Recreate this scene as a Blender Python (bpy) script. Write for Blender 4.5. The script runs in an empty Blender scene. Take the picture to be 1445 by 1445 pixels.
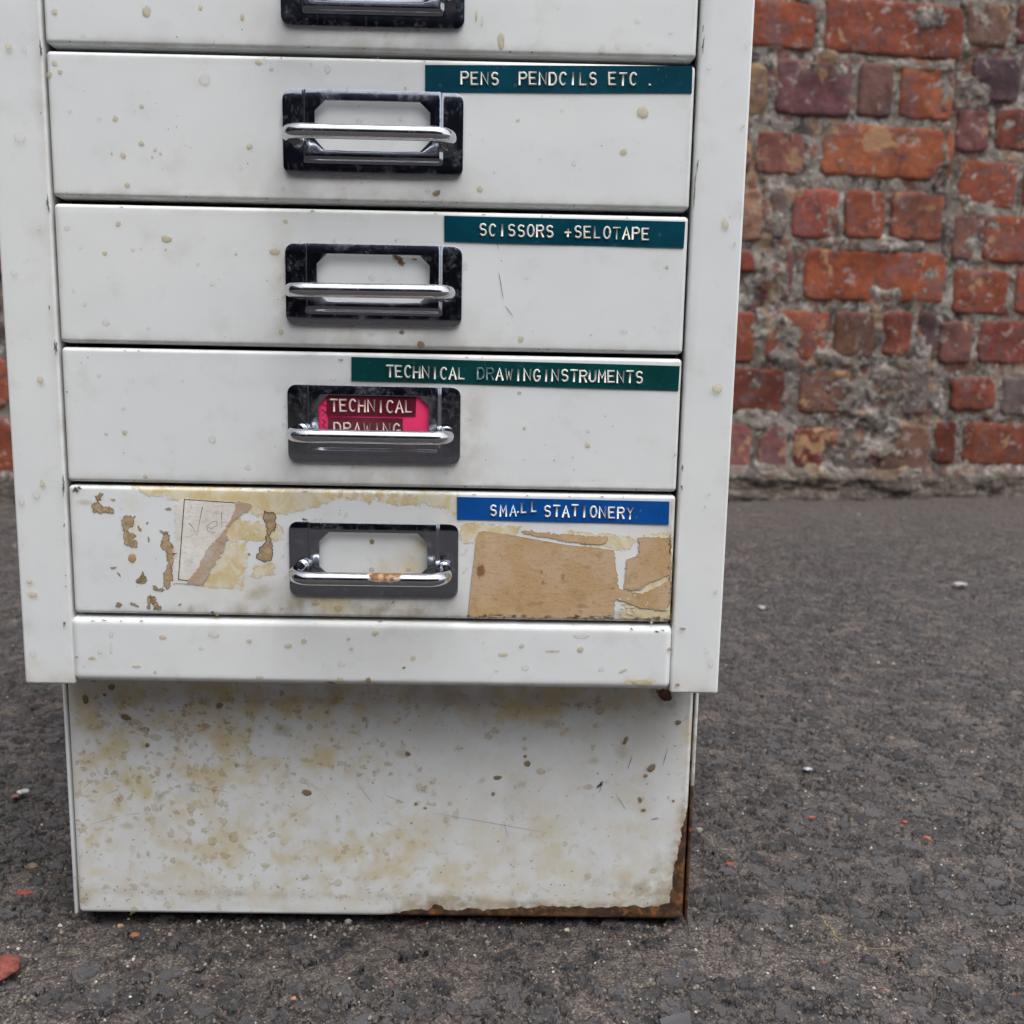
import bpy, bmesh, math, random
import numpy as np
from mathutils import Vector, Euler
from mathutils.geometry import tessellate_polygon
random.seed(7)
R = math.radians
sc = bpy.context.scene
COL = sc.collection

# ------------------------------------------------------------------ camera, light
CAM = Vector((0.049, -0.3966, 0.2573))
ROT = Euler((1.4079, -0.0193, -0.011), 'XYZ')
FPX = 1445.0
cd = bpy.data.cameras.new('camera')
cam = bpy.data.objects.new('camera', cd); COL.objects.link(cam)
cam.location = CAM; cam.rotation_euler = ROT
cd.sensor_width = 36; cd.lens = 36 * FPX / 1445
cd.clip_start = 0.01; cd.clip_end = 500
cd.dof.use_dof = True; cd.dof.focus_distance = 0.40; cd.dof.aperture_fstop = 19
sc.camera = cam

w = bpy.data.worlds.new('World'); sc.world = w; w.use_nodes = True
wn = w.node_tree; wn.nodes.clear()
SUN_EL, SUN_AZ = R(70), R(148)
sky = wn.nodes.new('ShaderNodeTexSky'); sky.sky_type = 'NISHITA'; sky.sun_disc = False
sky.sun_elevation = SUN_EL; sky.sun_rotation = SUN_AZ; sky.dust_density = 3; sky.air_density = 1.0
hs = wn.nodes.new('ShaderNodeHueSaturation'); hs.inputs['Saturation'].default_value = 0.22
bg = wn.nodes.new('ShaderNodeBackground'); bg.inputs[1].default_value = 0.15
wo = wn.nodes.new('ShaderNodeOutputWorld')
wn.links.new(sky.outputs[0], hs.inputs['Color']); wn.links.new(hs.outputs[0], bg.inputs[0]); wn.links.new(bg.outputs[0], wo.inputs[0])
sd = bpy.data.lights.new('sun', 'SUN'); sd.energy = 1.1; sd.angle = R(55); sd.color = (1, .98, .95)
so = bpy.data.objects.new('sun', sd); COL.objects.link(so)
sdir = Vector((math.cos(SUN_EL) * math.sin(SUN_AZ), math.cos(SUN_EL) * math.cos(SUN_AZ), math.sin(SUN_EL)))
so.rotation_euler = sdir.to_track_quat('Z', 'Y').to_euler(); so.location = sdir * 20
sc.view_settings.view_transform = 'Standard'; sc.view_settings.look = 'None'
sc.view_settings.gamma = 1; sc.view_settings.exposure = 0.95; sc.view_settings.use_curve_mapping = False
sc.render.engine = 'CYCLES'
sc.cycles.transparent_max_bounces = 12
sc.cycles.max_bounces = 6; sc.cycles.diffuse_bounces = 3; sc.cycles.glossy_bounces = 4

# ------------------------------------------------------------------ measuring helpers
RM = ROT.to_matrix()
def ray(x, y): return RM @ Vector(((x - 722.5) / FPX, (722.5 - y) / FPX, -1))
def at(x, y, Y=0.0):
    d = ray(x, y); return CAM + d * ((Y - CAM.y) / d.y)
def on_ground(x, y, z=0.0):
    d = ray(x, y); return CAM + d * ((z - CAM.z) / d.z)

# ------------------------------------------------------------------ object helpers
def link(name, me, mat=None, parent=None, loc=None):
    o = bpy.data.objects.new(name, me); COL.objects.link(o)
    if mat and me is not None and not me.materials: me.materials.append(mat)
    if parent: o.parent = parent
    if loc is not None: o.location = loc
    return o
def tag(o, label=None, cat=None, group=None, kind=None):
    if label: o['label'] = label
    if cat: o['category'] = cat
    if group: o['group'] = group
    if kind: o['kind'] = kind
    return o
def mesh(name, V, F, smooth=True):
    me = bpy.data.meshes.new(name)
    V = np.asarray(V, dtype=np.float32)
    me.from_pydata(V.tolist() if len(V) < 20000 else V, [], F) if not isinstance(F, np.ndarray) else None
    if isinstance(F, np.ndarray):
        n = len(F); k = F.shape[1]
        me.vertices.add(len(V)); me.vertices.foreach_set('co', V.ravel())
        me.loops.add(n * k); me.loops.foreach_set('vertex_index', F.astype(np.int32).ravel())
        me.polygons.add(n); me.polygons.foreach_set('loop_start', np.arange(0, n * k, k, dtype=np.int32))
        me.update(calc_edges=True)
    me.polygons.foreach_set('use_smooth', [smooth] * len(me.polygons))
    me.update(); me.validate()
    return me
def fattr(me, name, arr):
    a = me.attributes.new(name, 'FLOAT', 'POINT'); a.data.foreach_set('value', np.asarray(arr, dtype=np.float32).ravel())
def cattr(me, name, arr):
    a = me.attributes.new(name, 'FLOAT_COLOR', 'POINT'); a.data.foreach_set('color', np.asarray(arr, dtype=np.float32).ravel())
def gridfaces(nx, ny):
    i = np.arange(nx - 1)[None, :]; j = np.arange(ny - 1)[:, None]
    a = (j * nx + i).ravel()
    return np.stack([a, a + 1, a + 1 + nx, a + nx], 1)

# vectorised gradient noise
_rng = np.random.RandomState(3)
_P = _rng.permutation(512); _G = _rng.uniform(0, 2 * math.pi, 512)
def n2(x, y, s=0):
    xi = np.floor(x).astype(int); yi = np.floor(y).astype(int); xf = x - xi; yf = y - yi
    def g(a, b):
        h = _G[_P[(_P[(a + s * 57) & 511] + b) & 511]]
        return np.cos(h), np.sin(h)
    u = xf * xf * xf * (xf * (xf * 6 - 15) + 10); v = yf * yf * yf * (yf * (yf * 6 - 15) + 10)
    def d(a, b):
        gx, gy = g(xi + a, yi + b); return gx * (xf - a) + gy * (yf - b)
    return 1.4 * ((d(0, 0) * (1 - u) + d(1, 0) * u) * (1 - v) + (d(0, 1) * (1 - u) + d(1, 1) * u) * v)
def fbm(x, y, o=4, s=0):
    t = 0; a = 1; f = 1
    for k in range(o):
        t = t + a * n2(x * f + 13.7 * k, y * f + 7.1 * k, s + k); a *= .55; f *= 2.03
    return t
def sstep(a, b, x):
    t = np.clip((x - a) / (b - a), 0, 1); return t * t * (3 - 2 * t)

# ------------------------------------------------------------------ node helpers
class NT:
    def __init__(s, name):
        s.m = bpy.data.materials.new(name); s.m.use_nodes = True; s.t = s.m.node_tree; s.t.nodes.clear()
        s.out = s.t.nodes.new('ShaderNodeOutputMaterial'); s.b = s.t.nodes.new('ShaderNodeBsdfPrincipled')
        s.L(s.b.outputs[0], s.out.inputs[0])
        s.tc = s.t.nodes.new('ShaderNodeTexCoord')
    def L(s, a, b): s.t.links.new(a, b)
    def put(s, sock, v):
        if isinstance(v, bpy.types.NodeSocket): s.L(v, sock)
        elif isinstance(v, (tuple, list)) and len(v) == 3 and sock.type == 'RGBA': sock.default_value = (*v, 1)
        else: sock.default_value = v
    def vec(s, scale=(1, 1, 1), src='Object', rot=(0, 0, 0)):
        n = s.t.nodes.new('ShaderNodeMapping'); n.inputs['Scale'].default_value = scale; n.inputs['Rotation'].default_value = rot
        s.L(s.tc.outputs[src], n.inputs[0]); return n.outputs[0]
    def wpos(s, scale=(1, 1, 1)):
        g = s.t.nodes.new('ShaderNodeNewGeometry'); n = s.t.nodes.new('ShaderNodeMapping'); n.inputs['Scale'].default_value = scale
        s.L(g.outputs['Position'], n.inputs[0]); return n.outputs[0]
    def noise(s, v, scale, detail=4, rough=.55, dist=0.0, col=False):
        n = s.t.nodes.new('ShaderNodeTexNoise'); s.L(v, n.inputs['Vector']); n.inputs['Scale'].default_value = scale
        n.inputs['Detail'].default_value = detail; n.inputs['Roughness'].default_value = rough; n.inputs['Distortion'].default_value = dist
        return n.outputs['Color' if col else 'Fac']
    def voro(s, v, scale, feat='F1', out='Distance', rnd=1.0):
        n = s.t.nodes.new('ShaderNodeTexVoronoi'); n.feature = feat; s.L(v, n.inputs['Vector']); n.inputs['Scale'].default_value = scale
        n.inputs['Randomness'].default_value = rnd
        return n.outputs[out]
    def math(s, op, a, b=None, c=None, clamp=False):
        n = s.t.nodes.new('ShaderNodeMath'); n.operation = op; n.use_clamp = clamp
        s.put(n.inputs[0], a)
        if b is not None: s.put(n.inputs[1], b)
        if c is not None: s.put(n.inputs[2], c)
        return n.outputs[0]
    def ss(s, x, a, b, lo=0.0, hi=1.0):
        n = s.t.nodes.new('ShaderNodeMapRange'); n.interpolation_type = 'SMOOTHSTEP'
        s.put(n.inputs[0], x); s.put(n.inputs[1], a); s.put(n.inputs[2], b); s.put(n.inputs[3], lo); s.put(n.inputs[4], hi)
        return n.outputs[0]
    def mix(s, f, a, b, mode='MIX'):
        n = s.t.nodes.new('ShaderNodeMix'); n.data_type = 'RGBA'; n.blend_type = mode; n.clamp_factor = True
        s.put(n.inputs[0], f); s.put(n.inputs[6], a); s.put(n.inputs[7], b); return n.outputs[2]
    def attr(s, name, out='Fac'):
        n = s.t.nodes.new('ShaderNodeAttribute'); n.attribute_name = name; return n.outputs[out]
    def sep(s, v):
        n = s.t.nodes.new('ShaderNodeSeparateXYZ'); s.L(v, n.inputs[0]); return n.outputs
    def bump(s, h, strength=.5, dist=.001):
        n = s.t.nodes.new('ShaderNodeBump'); s.L(h, n.inputs['Height']); n.inputs['Strength'].default_value = strength
        n.inputs['Distance'].default_value = dist; s.L(n.outputs[0], s.b.inputs['Normal']); return n
    def fin(s, col=None, rough=None, metal=None, spec=None):
        if col is not None: s.put(s.b.inputs['Base Color'], col)
        if rough is not None: s.put(s.b.inputs['Roughness'], rough)
        if metal is not None: s.put(s.b.inputs['Metallic'], metal)
        if spec is not None: s.put(s.b.inputs['Specular IOR Level'], spec)
        return s.m

# ------------------------------------------------------------------ materials
def mat_paint(name, base=(.80, .812, .80)):
    s = NT(name); v = s.wpos()
    big = s.noise(v, 9, 3); mid = s.noise(v, 60, 5, .6); fine = s.noise(v, 420, 4, .65)
    c = s.mix(s.ss(big, .3, .7), base, (base[0] * .95, base[1] * .965, base[2] * .99))
    # faint rubbed grime everywhere
    c = s.mix(s.math('MULTIPLY', s.ss(mid, .52, .78), .30), c, (.50, .49, .44))
    c = s.mix(s.math('MULTIPLY', s.ss(fine, .62, .74), s.ss(mid, .45, .65, 0, .55)), c, (.30, .28, .24))
    sp = s.sep(s.attr('wear', 'Color'))
    # grime channel
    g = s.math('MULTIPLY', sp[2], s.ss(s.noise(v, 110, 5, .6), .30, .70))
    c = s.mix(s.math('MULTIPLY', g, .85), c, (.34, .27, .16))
    # soft yellow staining; also carries the plinth's painted shade band
    ny = s.noise(v, 75, 4, .55, .4); vo = s.voro(v, 120, 'SMOOTH_F1')
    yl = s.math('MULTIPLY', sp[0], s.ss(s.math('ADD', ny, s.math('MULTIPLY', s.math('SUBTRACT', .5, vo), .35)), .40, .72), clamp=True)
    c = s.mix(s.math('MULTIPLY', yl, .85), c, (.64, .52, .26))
    yl2 = s.math('MULTIPLY', sp[0], s.ss(s.noise(v, 230, 4, .6), .55, .66), clamp=True)
    c = s.mix(s.math('MULTIPLY', yl2, .5), c, (.40, .29, .11))
    # glue residue, crisp edged : glue attribute is signed distance in mm
    gl = s.attr('glue'); e = s.math('ADD', gl, s.math('MULTIPLY', s.math('SUBTRACT', s.noise(v, 190, 6, .65), .5), 9.0))
    gm = s.math('MULTIPLY', s.ss(e, 0.0, .7), s.ss(s.math('ADD', s.noise(v, 330, 5, .65, .5), s.math('MULTIPLY', s.ss(e, 0, 5), .12)), .42, .50, .25, 1)); gcol = s.mix(s.ss(s.noise(v, 130, 5, .6, .6), .38, .62), (.66, .50, .21), (.76, .69, .50))
    gcol = s.mix(s.math('MULTIPLY', s.math('SUBTRACT', 1, s.ss(e, .3, 1.3)), .6), gcol, (.40, .29, .11))
    c = s.mix(s.math('MULTIPLY', gm, .85), c, gcol)
    # rust, signed distance in mm
    ru = s.attr('rust'); e2 = s.math('ADD', ru, s.math('MULTIPLY', s.math('SUBTRACT', s.noise(v, 150, 6, .6), .5), 5.5))
    halo = s.ss(e2, -4.5, 0.3)
    c = s.mix(s.math('MULTIPLY', halo, s.ss(s.noise(v, 260, 4), .35, .65, .15, .75)), c, (.33, .25, .15))
    rcol = s.mix(s.ss(s.noise(v, 170, 5, .65), .40, .62), (.050, .028, .017), (.125, .066, .028))
    rcol = s.mix(s.ss(s.noise(v, 240, 5, .65), .54, .66), rcol, (.27, .095, .028))
    rm = s.ss(e2, 0.0, .35); c = s.mix(rm, c, rcol)
    rough = s.math('ADD', s.math('MULTIPLY', mid, .22), .24)
    rough = s.math('ADD', rough, s.math('MULTIPLY', rm, .25))
    hgt = s.math('ADD', s.math('MULTIPLY', s.noise(v, 26, 2), 1.0), s.math('MULTIPLY', fine, .035))
    hgt = s.math('ADD', hgt, s.math('MULTIPLY', gm, .12)); hgt = s.math('ADD', hgt, s.math('MULTIPLY', rm, s.math('MULTIPLY', s.noise(v, 500, 5, .7), -.9)))
    s.bump(hgt, .55, .0008)
    s.fin(c, rough, 0, .5)
    return s.m
M_PAINT = mat_paint('white_enamel')

def mat_simple(name, col, rough=.6, metal=0, spec=.5, nscale=80, var=.25, bumpd=.0003, bs=.4):
    s = NT(name); v = s.wpos(); n = s.noise(v, nscale, 5, .6)
    d = tuple(x * (1 - var) for x in col); l = tuple(min(1, x * (1 + var)) for x in col)
    s.bump(n, bs, bumpd)
    return s.fin(s.mix(s.ss(n, .3, .7), d, l), s.math('ADD', rough - .08, s.math('MULTIPLY', n, .16)), metal, spec)
M_SHADE = mat_simple('interior_shade', (.012, .011, .012), .8)

def mat_chrome(name, dirt=1.0, rust=False, tint=(.33, .35, .40)):
    s = NT(name); v = s.wpos(); o = s.vec()
    n = s.noise(v, 150, 6, .7); sc_ = s.noise(s.wpos((900, 200, 260)), 1.0, 3, .6); f = s.noise(v, 700, 3)
    dm = s.ss(s.math('ADD', n, s.math('MULTIPLY', f, .5)), .74, 1.05)
    pits = s.ss(s.voro(v, 520), .16, .07); pits = s.math('MULTIPLY', pits, s.ss(n, .45, .6))
    dm = s.math('MAXIMUM', s.math('MULTIPLY', dm, .30 * dirt), s.math('MAXIMUM', s.math('MULTIPLY', pits, .4), s.math('MULTIPLY', s.ss(sc_, .60, .72), .13)))
    c = s.mix(dm, tint, (.20, .18, .15)); met = s.math('SUBTRACT', 1, s.math('MULTIPLY', dm, .8))
    r = s.math('ADD', s.math('MULTIPLY', s.ss(n, .3, .8), .16), .07); r = s.math('ADD', r, s.math('MULTIPLY', dm, .35))
    h = s.math('ADD', s.math('MULTIPLY', dm, .3), s.math('MULTIPLY', s.ss(sc_, .62, .75), .4))
    if rust:
        x, y, z = s.sep(o)[:3]
        e = s.math('SUBTRACT', 1.0, s.math('POWER', s.math('DIVIDE', s.math('SUBTRACT', x, .0065), .0068), 2.0))
        e = s.math('ADD', e, s.math('MULTIPLY', s.math('SUBTRACT', s.noise(v, 300, 4, .6), .5), 3.0))
        zc = s.ss(s.math('ADD', z, s.math('MULTIPLY', s.noise(v, 400, 3), .003)), -.0025, -.0015)
        rm = s.math('MULTIPLY', s.ss(e, 0, .5), zc, clamp=True)
        c = s.mix(rm, c, s.mix(s.ss(s.noise(v, 500, 4), .4, .6), (.42, .25, .12), (.16, .07, .03)))
        met = s.math('MULTIPLY', met, s.math('SUBTRACT', 1, rm)); r = s.math('ADD', r, s.math('MULTIPLY', rm, .5), clamp=True)
        h = s.math('SUBTRACT', h, s.math('MULTIPLY', rm, .8))
    s.bump(h, .35, .00025)
    return s.fin(c, r, met, .5)
M_CHROME = mat_chrome('worn_chrome'); M_BAR = mat_chrome('bar_chrome', .55, tint=(.60, .61, .64)); M_BARR = mat_chrome('rusted_bar_chrome', .8, True, tint=(.60, .61, .64))

def mat_tape(name, col, col2=None, x0=0, x1=1):
    s = NT(name); v = s.wpos(); n = s.noise(v, 60, 4); f = s.noise(v, 500, 4, .6)
    c = s.mix(s.ss(n, .35, .65), tuple(k * .85 for k in col), tuple(k * 1.12 for k in col))
    if col2:
        x = s.sep(v)[0]; c = s.mix(s.ss(s.math('ADD', x, s.math('MULTIPLY', n, .012)), x0, x1), col2, c)
    c = s.mix(s.math('MULTIPLY', s.ss(f, .63, .72), .25), c, (.25, .27, .22))
    s.bump(s.noise(v, 120, 3), .25, .0004)
    return s.fin(c, .26, 0, .5)
M_TEAL = mat_tape('teal_tape', (.0, .052, .082)); M_GREEN = mat_tape('green_tape', (.001, .052, .053))
M_BLUE = mat_tape('blue_tape', (.0, .075, .32), (.0, .055, .12), .0, .045)
M_BURG = mat_tape('burgundy_tape', (.14, .012, .03))
M_PINK = mat_simple('pink_card', (1.0, .035, .17), .7, nscale=90, var=.1)
def mat_letters(name, tape, top):
    s = NT(name); v = s.wpos(); n = s.noise(v, 420, 4, .6); p = s.attr('press')
    f = s.ss(s.math('ADD', p, s.math('MULTIPLY', s.math('SUBTRACT', n, .5), 1.4)), .25, .8)
    return s.fin(s.mix(f, tape, top), .45, 0, .5)
M_LT = mat_letters('embossed_letters_teal', (.03, .11, .12), (.72, .71, .64)); M_LB = mat_letters('embossed_letters_blue', (.04, .16, .32), (.72, .76, .76))
M_LR = mat_letters('embossed_letters_burgundy', (.20, .05, .06), (.75, .58, .50))

def mat_stain():
    s = NT('dried_drip'); c = s.attr('tint', 'Color'); a = s.attr('cover'); v = s.wpos()
    n = s.noise(v, 600, 4, .6)
    al = s.math('MULTIPLY', a, s.ss(n, .2, .6, .65, 1.0), clamp=True)
    s.put(s.b.inputs['Alpha'], al)
    c = s.mix(s.ss(n, .35, .7, 0, .35), c, s.mix(1.0, c, (.5, .4, .3), 'MULTIPLY'))
    return s.fin(c, .35, 0, .5)
M_STAIN = mat_stain()

def mat_paper(name, base, stain, spots=True):
    s = NT(name); v = s.wpos()
    n = s.noise(v, 45, 5, .6, .5); f = s.noise(v, 900, 3, .7); g = s.noise(s.wpos((1, 1, 3)), 260, 5, .7)
    c = s.mix(s.ss(n, .42, .58), base, stain); c = s.mix(s.ss(s.noise(v, 130, 6, .7), .54, .66, 0, .5), c, tuple(k * .62 for k in stain)); c = s.mix(s.ss(s.noise(v, 28, 4, .6), .52, .60, 0, .4), c, tuple(min(1, k * 1.25) for k in base))
    c = s.mix(s.ss(g, .50, .72, 0, .55), c, tuple(k * .55 for k in base))
    c = s.mix(s.ss(f, .60, .74, 0, .6), c, tuple(k * .35 for k in base))
    ed = s.attr('edge')
    c = s.mix(s.math('MULTIPLY', s.ss(ed, .25, .95), .75), c, tuple(k * .22 for k in base))
    if spots:
        for (px, py, r, st) in ((678, 806, .0021, .8), (764, 807, .0007, .6), (794, 813, .0011, .45), (766, 822, .0008, .45)):
            p = at(px, py); d = s.t.nodes.new('ShaderNodeVectorMath'); d.operation = 'DISTANCE'
            vv = s.t.nodes.new('ShaderNodeMapping'); g2 = s.t.nodes.new('ShaderNodeNewGeometry'); s.L(g2.outputs['Position'], vv.inputs[0]); vv.inputs['Scale'].default_value = (1.25, 0, .8)
            s.L(vv.outputs[0], d.inputs[0]); d.inputs[1].default_value = (p.x * 1.25, 0, p.z * .8)
            m = s.ss(s.math('ADD', d.outputs['Value'], s.math('MULTIPLY', s.math('SUBTRACT', s.noise(v, 500, 3), .5), r * 1.2)), r * 1.25, r * .7)
            c = s.mix(s.math('MULTIPLY', m, st), c, (.20, .065, .02))
    s.bump(s.math('ADD', f, g), .5, .0002)
    return s.fin(c, .8, 0, .3)
M_BROWNP = mat_paper('brown_paper', (.56, .395, .25), (.52, .345, .175))
M_WHITEP = mat_paper('off_white_paper', (.82, .80, .75), (.74, .70, .63), False)
M_BACKP = mat_paper('torn_paper_back', (.55, .49, .43), (.50, .36, .25), False)
M_PENCIL = mat_simple('pencil', (.30, .29, .31), .7)
M_INK = mat_simple('black_ink', (.03, .028, .03), .6)

# ================================================================== GROUND
def axis(segs):
    out = []
    for a, b, d in segs:
        n = max(1, int(round((b - a) / d))); out += list(np.linspace(a, b, n, endpoint=False))
    out.append(segs[-1][1]); return np.array(out)
gx = axis([(-60, -6, 9), (-6, -2, .5), (-2, -1, .05), (-1, -.45, .008), (-.45, -.27, .003), (-.27, .45, .0016), (.45, 1.15, .0038), (1.15, 2, .04), (2, 6, .5), (6, 60, 9)])
gy = axis([(-60, -6, 9), (-6, -2, .5), (-2, -.5, .07), (-.5, -.09, .006), (-.09, .30, .0016), (.30, .8, .0035), (.8, 1.45, .006), (1.45, 2, .03), (2, 6, .5), (6, 60, 9)])
X, Y = np.meshgrid(gx, gy)
Z = fbm(X * 5, Y * 5, 3, 1) * .0022 * np.exp(-((X * X + Y * Y) / 9)) + fbm(X * 40, Y * 40, 3, 4) * .0004 * np.exp(-((X * X + Y * Y) / 4))
near = sstep(.03, .0, np.maximum(np.maximum(np.abs(X) - .15, -Y + .02), Y - .45))   # sits flat below the cabinet
Z = Z - .0016 - .0012 * near
me = mesh('ground', np.stack([X.ravel(), Y.ravel(), Z.ravel()], 1), gridfaces(len(gx), len(gy)))
s = NT('asphalt'); v = s.wpos()
wob = s.noise(v, 90, 3, .6, 0, True)
vv = s.t.nodes.new('ShaderNodeMix'); vv.data_type = 'VECTOR'; vv.inputs[0].default_value = .008
s.L(v, vv.inputs[4]); s.L(wob, vv.inputs[5]); vw = vv.outputs[1]
big = s.voro(vw, 92, 'DISTANCE_TO_EDGE'); cell = s.voro(vw, 92, 'F1', 'Color'); ch = s.sep(cell)
small = s.voro(vw, 210, 'DISTANCE_TO_EDGE'); ch2 = s.sep(s.voro(vw, 210, 'F1', 'Color'))
n1 = s.noise(v, 22, 4, .6); n2_ = s.noise(v, 260, 5, .65); n3 = s.noise(v, 900, 3, .7)
dirt = s.noise(v, 6, 4, .6)
xy = s.sep(v); strip = s.math('MULTIPLY', s.ss(s.math('ABSOLUTE', s.math('SUBTRACT', xy[1], .012)), .034, .012), s.ss(s.math('ABSOLUTE', xy[0]), .42, .15))
n1 = s.math('SUBTRACT', n1, s.math('MULTIPLY', strip, .22))
stone = s.math('MULTIPLY', s.ss(s.math('ADD', big, s.math('MULTIPLY', s.math('SUBTRACT', n2_, .5), .5)), .07, .15), s.ss(s.math('ADD', ch[0], s.math('MULTIPLY', s.math('SUBTRACT', n1, .5), 2.2)), .10, .22))
stone2 = s.math('MULTIPLY', s.ss(small, .04, .16), s.ss(ch2[0], .45, .55))
scol = s.mix(ch[1], (.014, .014, .016), (.080, .077, .082)); scol = s.mix(s.ss(n2_, .45, .75, 0, .5), scol, (.13, .125, .125))
mcol = s.mix(s.ss(n3, .40, .60), (.055, .047, .042), (.205, .172, .147)); mcol = s.mix(s.ss(n3, .60, .68), mcol, (.42, .37, .31))
mcol = s.mix(s.ss(n2_, .42, .62), s.mix(1.0, mcol, (.55, .55, .58), 'MULTIPLY'), mcol)
m2 = s.mix(ch2[1], (.05, .048, .05), (.13, .115, .105))
c = s.mix(s.math('MULTIPLY', stone2, .5), mcol, m2); c = s.mix(s.math('MULTIPLY', stone, .93), c, scol)
crev = s.math('SUBTRACT', 1, s.ss(s.math('ADD', big, s.math('MULTIPLY', s.math('SUBTRACT', n2_, .5), .25)), .005, .06)); c = s.mix(s.math('MULTIPLY', crev, .55), c, (.014, .012, .012))
# tiny bright grit and brick coloured specks
sp = s.voro(v, 330); spc = s.sep(s.voro(v, 330, 'F1', 'Color'))
c = s.mix(s.math('MULTIPLY', s.ss(sp, .24, .16), s.ss(spc[0], .955, .965)), c, (.55, .53, .50))
c = s.mix(s.math('MULTIPLY', s.ss(sp, .30, .2), s.ss(spc[1], .982, .986)), c, (.22, .075, .045))
# brown dust near the wall
yy = s.sep(v)[1]; c = s.mix(s.ss(s.math('ADD', yy, s.math('MULTIPLY', dirt, .5)), 1.05, 1.6, 0, .65), c, s.mix(n2_, (.06, .052, .047), (.15, .125, .11)))
c = s.mix(s.ss(dirt, .35, .7, 0, .35), c, s.mix(1.0, c, (1.25, 1.15, 1.1), 'MULTIPLY'))
hgt = s.math('ADD', s.math('MULTIPLY', stone, s.math('ADD', .55, s.math('MULTIPLY', ch[2], .6))), s.math('MULTIPLY', stone2, .35))
hgt = s.math('ADD', hgt, s.math('MULTIPLY', n2_, .7)); hgt = s.math('ADD', hgt, s.math('MULTIPLY', n3, .25))
dn = s.t.nodes.new('ShaderNodeDisplacement'); dn.inputs['Midlevel'].default_value = 1.35; dn.inputs['Scale'].default_value = .0024
s.L(hgt, dn.inputs['Height']); s.L(dn.outputs[0], s.out.inputs['Displacement'])
s.m.displacement_method = 'BOTH'
M_ASPH = s.fin(s.mix(1.0, c, (.86, .85, .86), 'MULTIPLY'), s.math('ADD', .62, s.math('MULTIPLY', n2_, .3)), 0, .45)
tag(link('ground', me, M_ASPH), kind='structure')

# ================================================================== BRICK WALL
WY0, WA = 1.285, R(10.0)
WD = Vector((math.cos(WA), math.sin(WA), 0)); WN = Vector((math.sin(WA), -math.cos(WA), 0)); WO = Vector((0, WY0, 0))
def to_wall(px, py, off=0.0):       # photo point -> (u, z) on the wall plane pushed back by off
    d = ray(px, py); O = WO - WN * off; t = (O - CAM).dot(WN) / d.dot(WN); p = CAM + d * t
    return (p - WO).dot(WD), p.z
wall = bpy.data.objects.new('brick_wall', None); COL.objects.link(wall); wall.location = WO
wall.rotation_euler = (0, 0, WA)        # local: x along the wall, -y to the viewer
tag(wall, 'weathered red brick wall with crumbling lime mortar behind the white cabinet', 'wall')
UB = (to_wall(1340, 100)[0] + to_wall(1312, 640)[0]) / 2; RECESS = .022
ZT = 1.30; UL, UR = -1.55, 1.60

def brick_mesh(wd, ht, seed, nx=16, nz=9, rough=1.0):
    D = .045; r = .0045
    us = np.concatenate([[0, .0015, .004], np.linspace(.009, wd - .009, nx), [wd - .004, wd - .0015, wd]])
    zs = np.concatenate([[0, .0015, .004], np.linspace(.009, ht - .009, nz), [ht - .004, ht - .0015, ht]])
    U, Zz = np.meshgrid(us, zs); o = seed * 3.17
    tx = np.minimum(U, wd - U); tz = np.minimum(Zz, ht - Zz)
    r = .006 * rough
    dx = np.maximum(0, r - tx); dz = np.maximum(0, r - tz); d = np.minimum(np.sqrt(dx * dx + dz * dz), r)
    y = r - np.sqrt(r * r - d * d)
    cl = n2(U * 28 + o, Zz * 28 + o, 2)
    y = y + fbm(U * 35 + o, Zz * 35, 4, 5) * .0016 * rough + np.where(cl > .35, (cl - .35) * .012, 0) * rough
    wob = np.clip(1 - np.minimum(tx, tz) / .012, 0, 1)
    cx, cz = wd / 2, ht / 2
    wx = fbm(U * 45 + o, Zz * 45 + 9, 3, 7) * .0028 * wob * rough; wz = fbm(U * 45 + 31, Zz * 45 + o, 3, 8) * .0026 * wob * rough
    # knock the corners off
    cor = np.clip(1 - np.sqrt(tx ** 2 + tz ** 2) / .013, 0, 1)
    Ux = U - cx + wx - np.sign(U - cx) * cor * .003; Zx = Zz - cz + wz - np.sign(Zz - cz) * cor * .003
    V = np.stack([Ux.ravel(), y.ravel(), Zx.ravel()], 1)
    a, b = len(us), len(zs); F = [list(f) for f in gridfaces(a, b)]
    rim = [i for i in range(a)] + [a - 1 + a * j for j in range(1, b)] + [a * (b - 1) + i for i in range(a - 2, -1, -1)] + [a * j for j in range(b - 2, 0, -1)]
    base = len(V); VB = V[rim].copy(); VB[:, 1] = D; V = np.concatenate([V, VB]); n = len(rim)
    for k in range(n):
        F.append([rim[k], base + k, base + (k + 1) % n, rim[(k + 1) % n]])
    F.append([base + k for k in range(n)][::-1])
    return mesh('brick', V, F)

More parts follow.
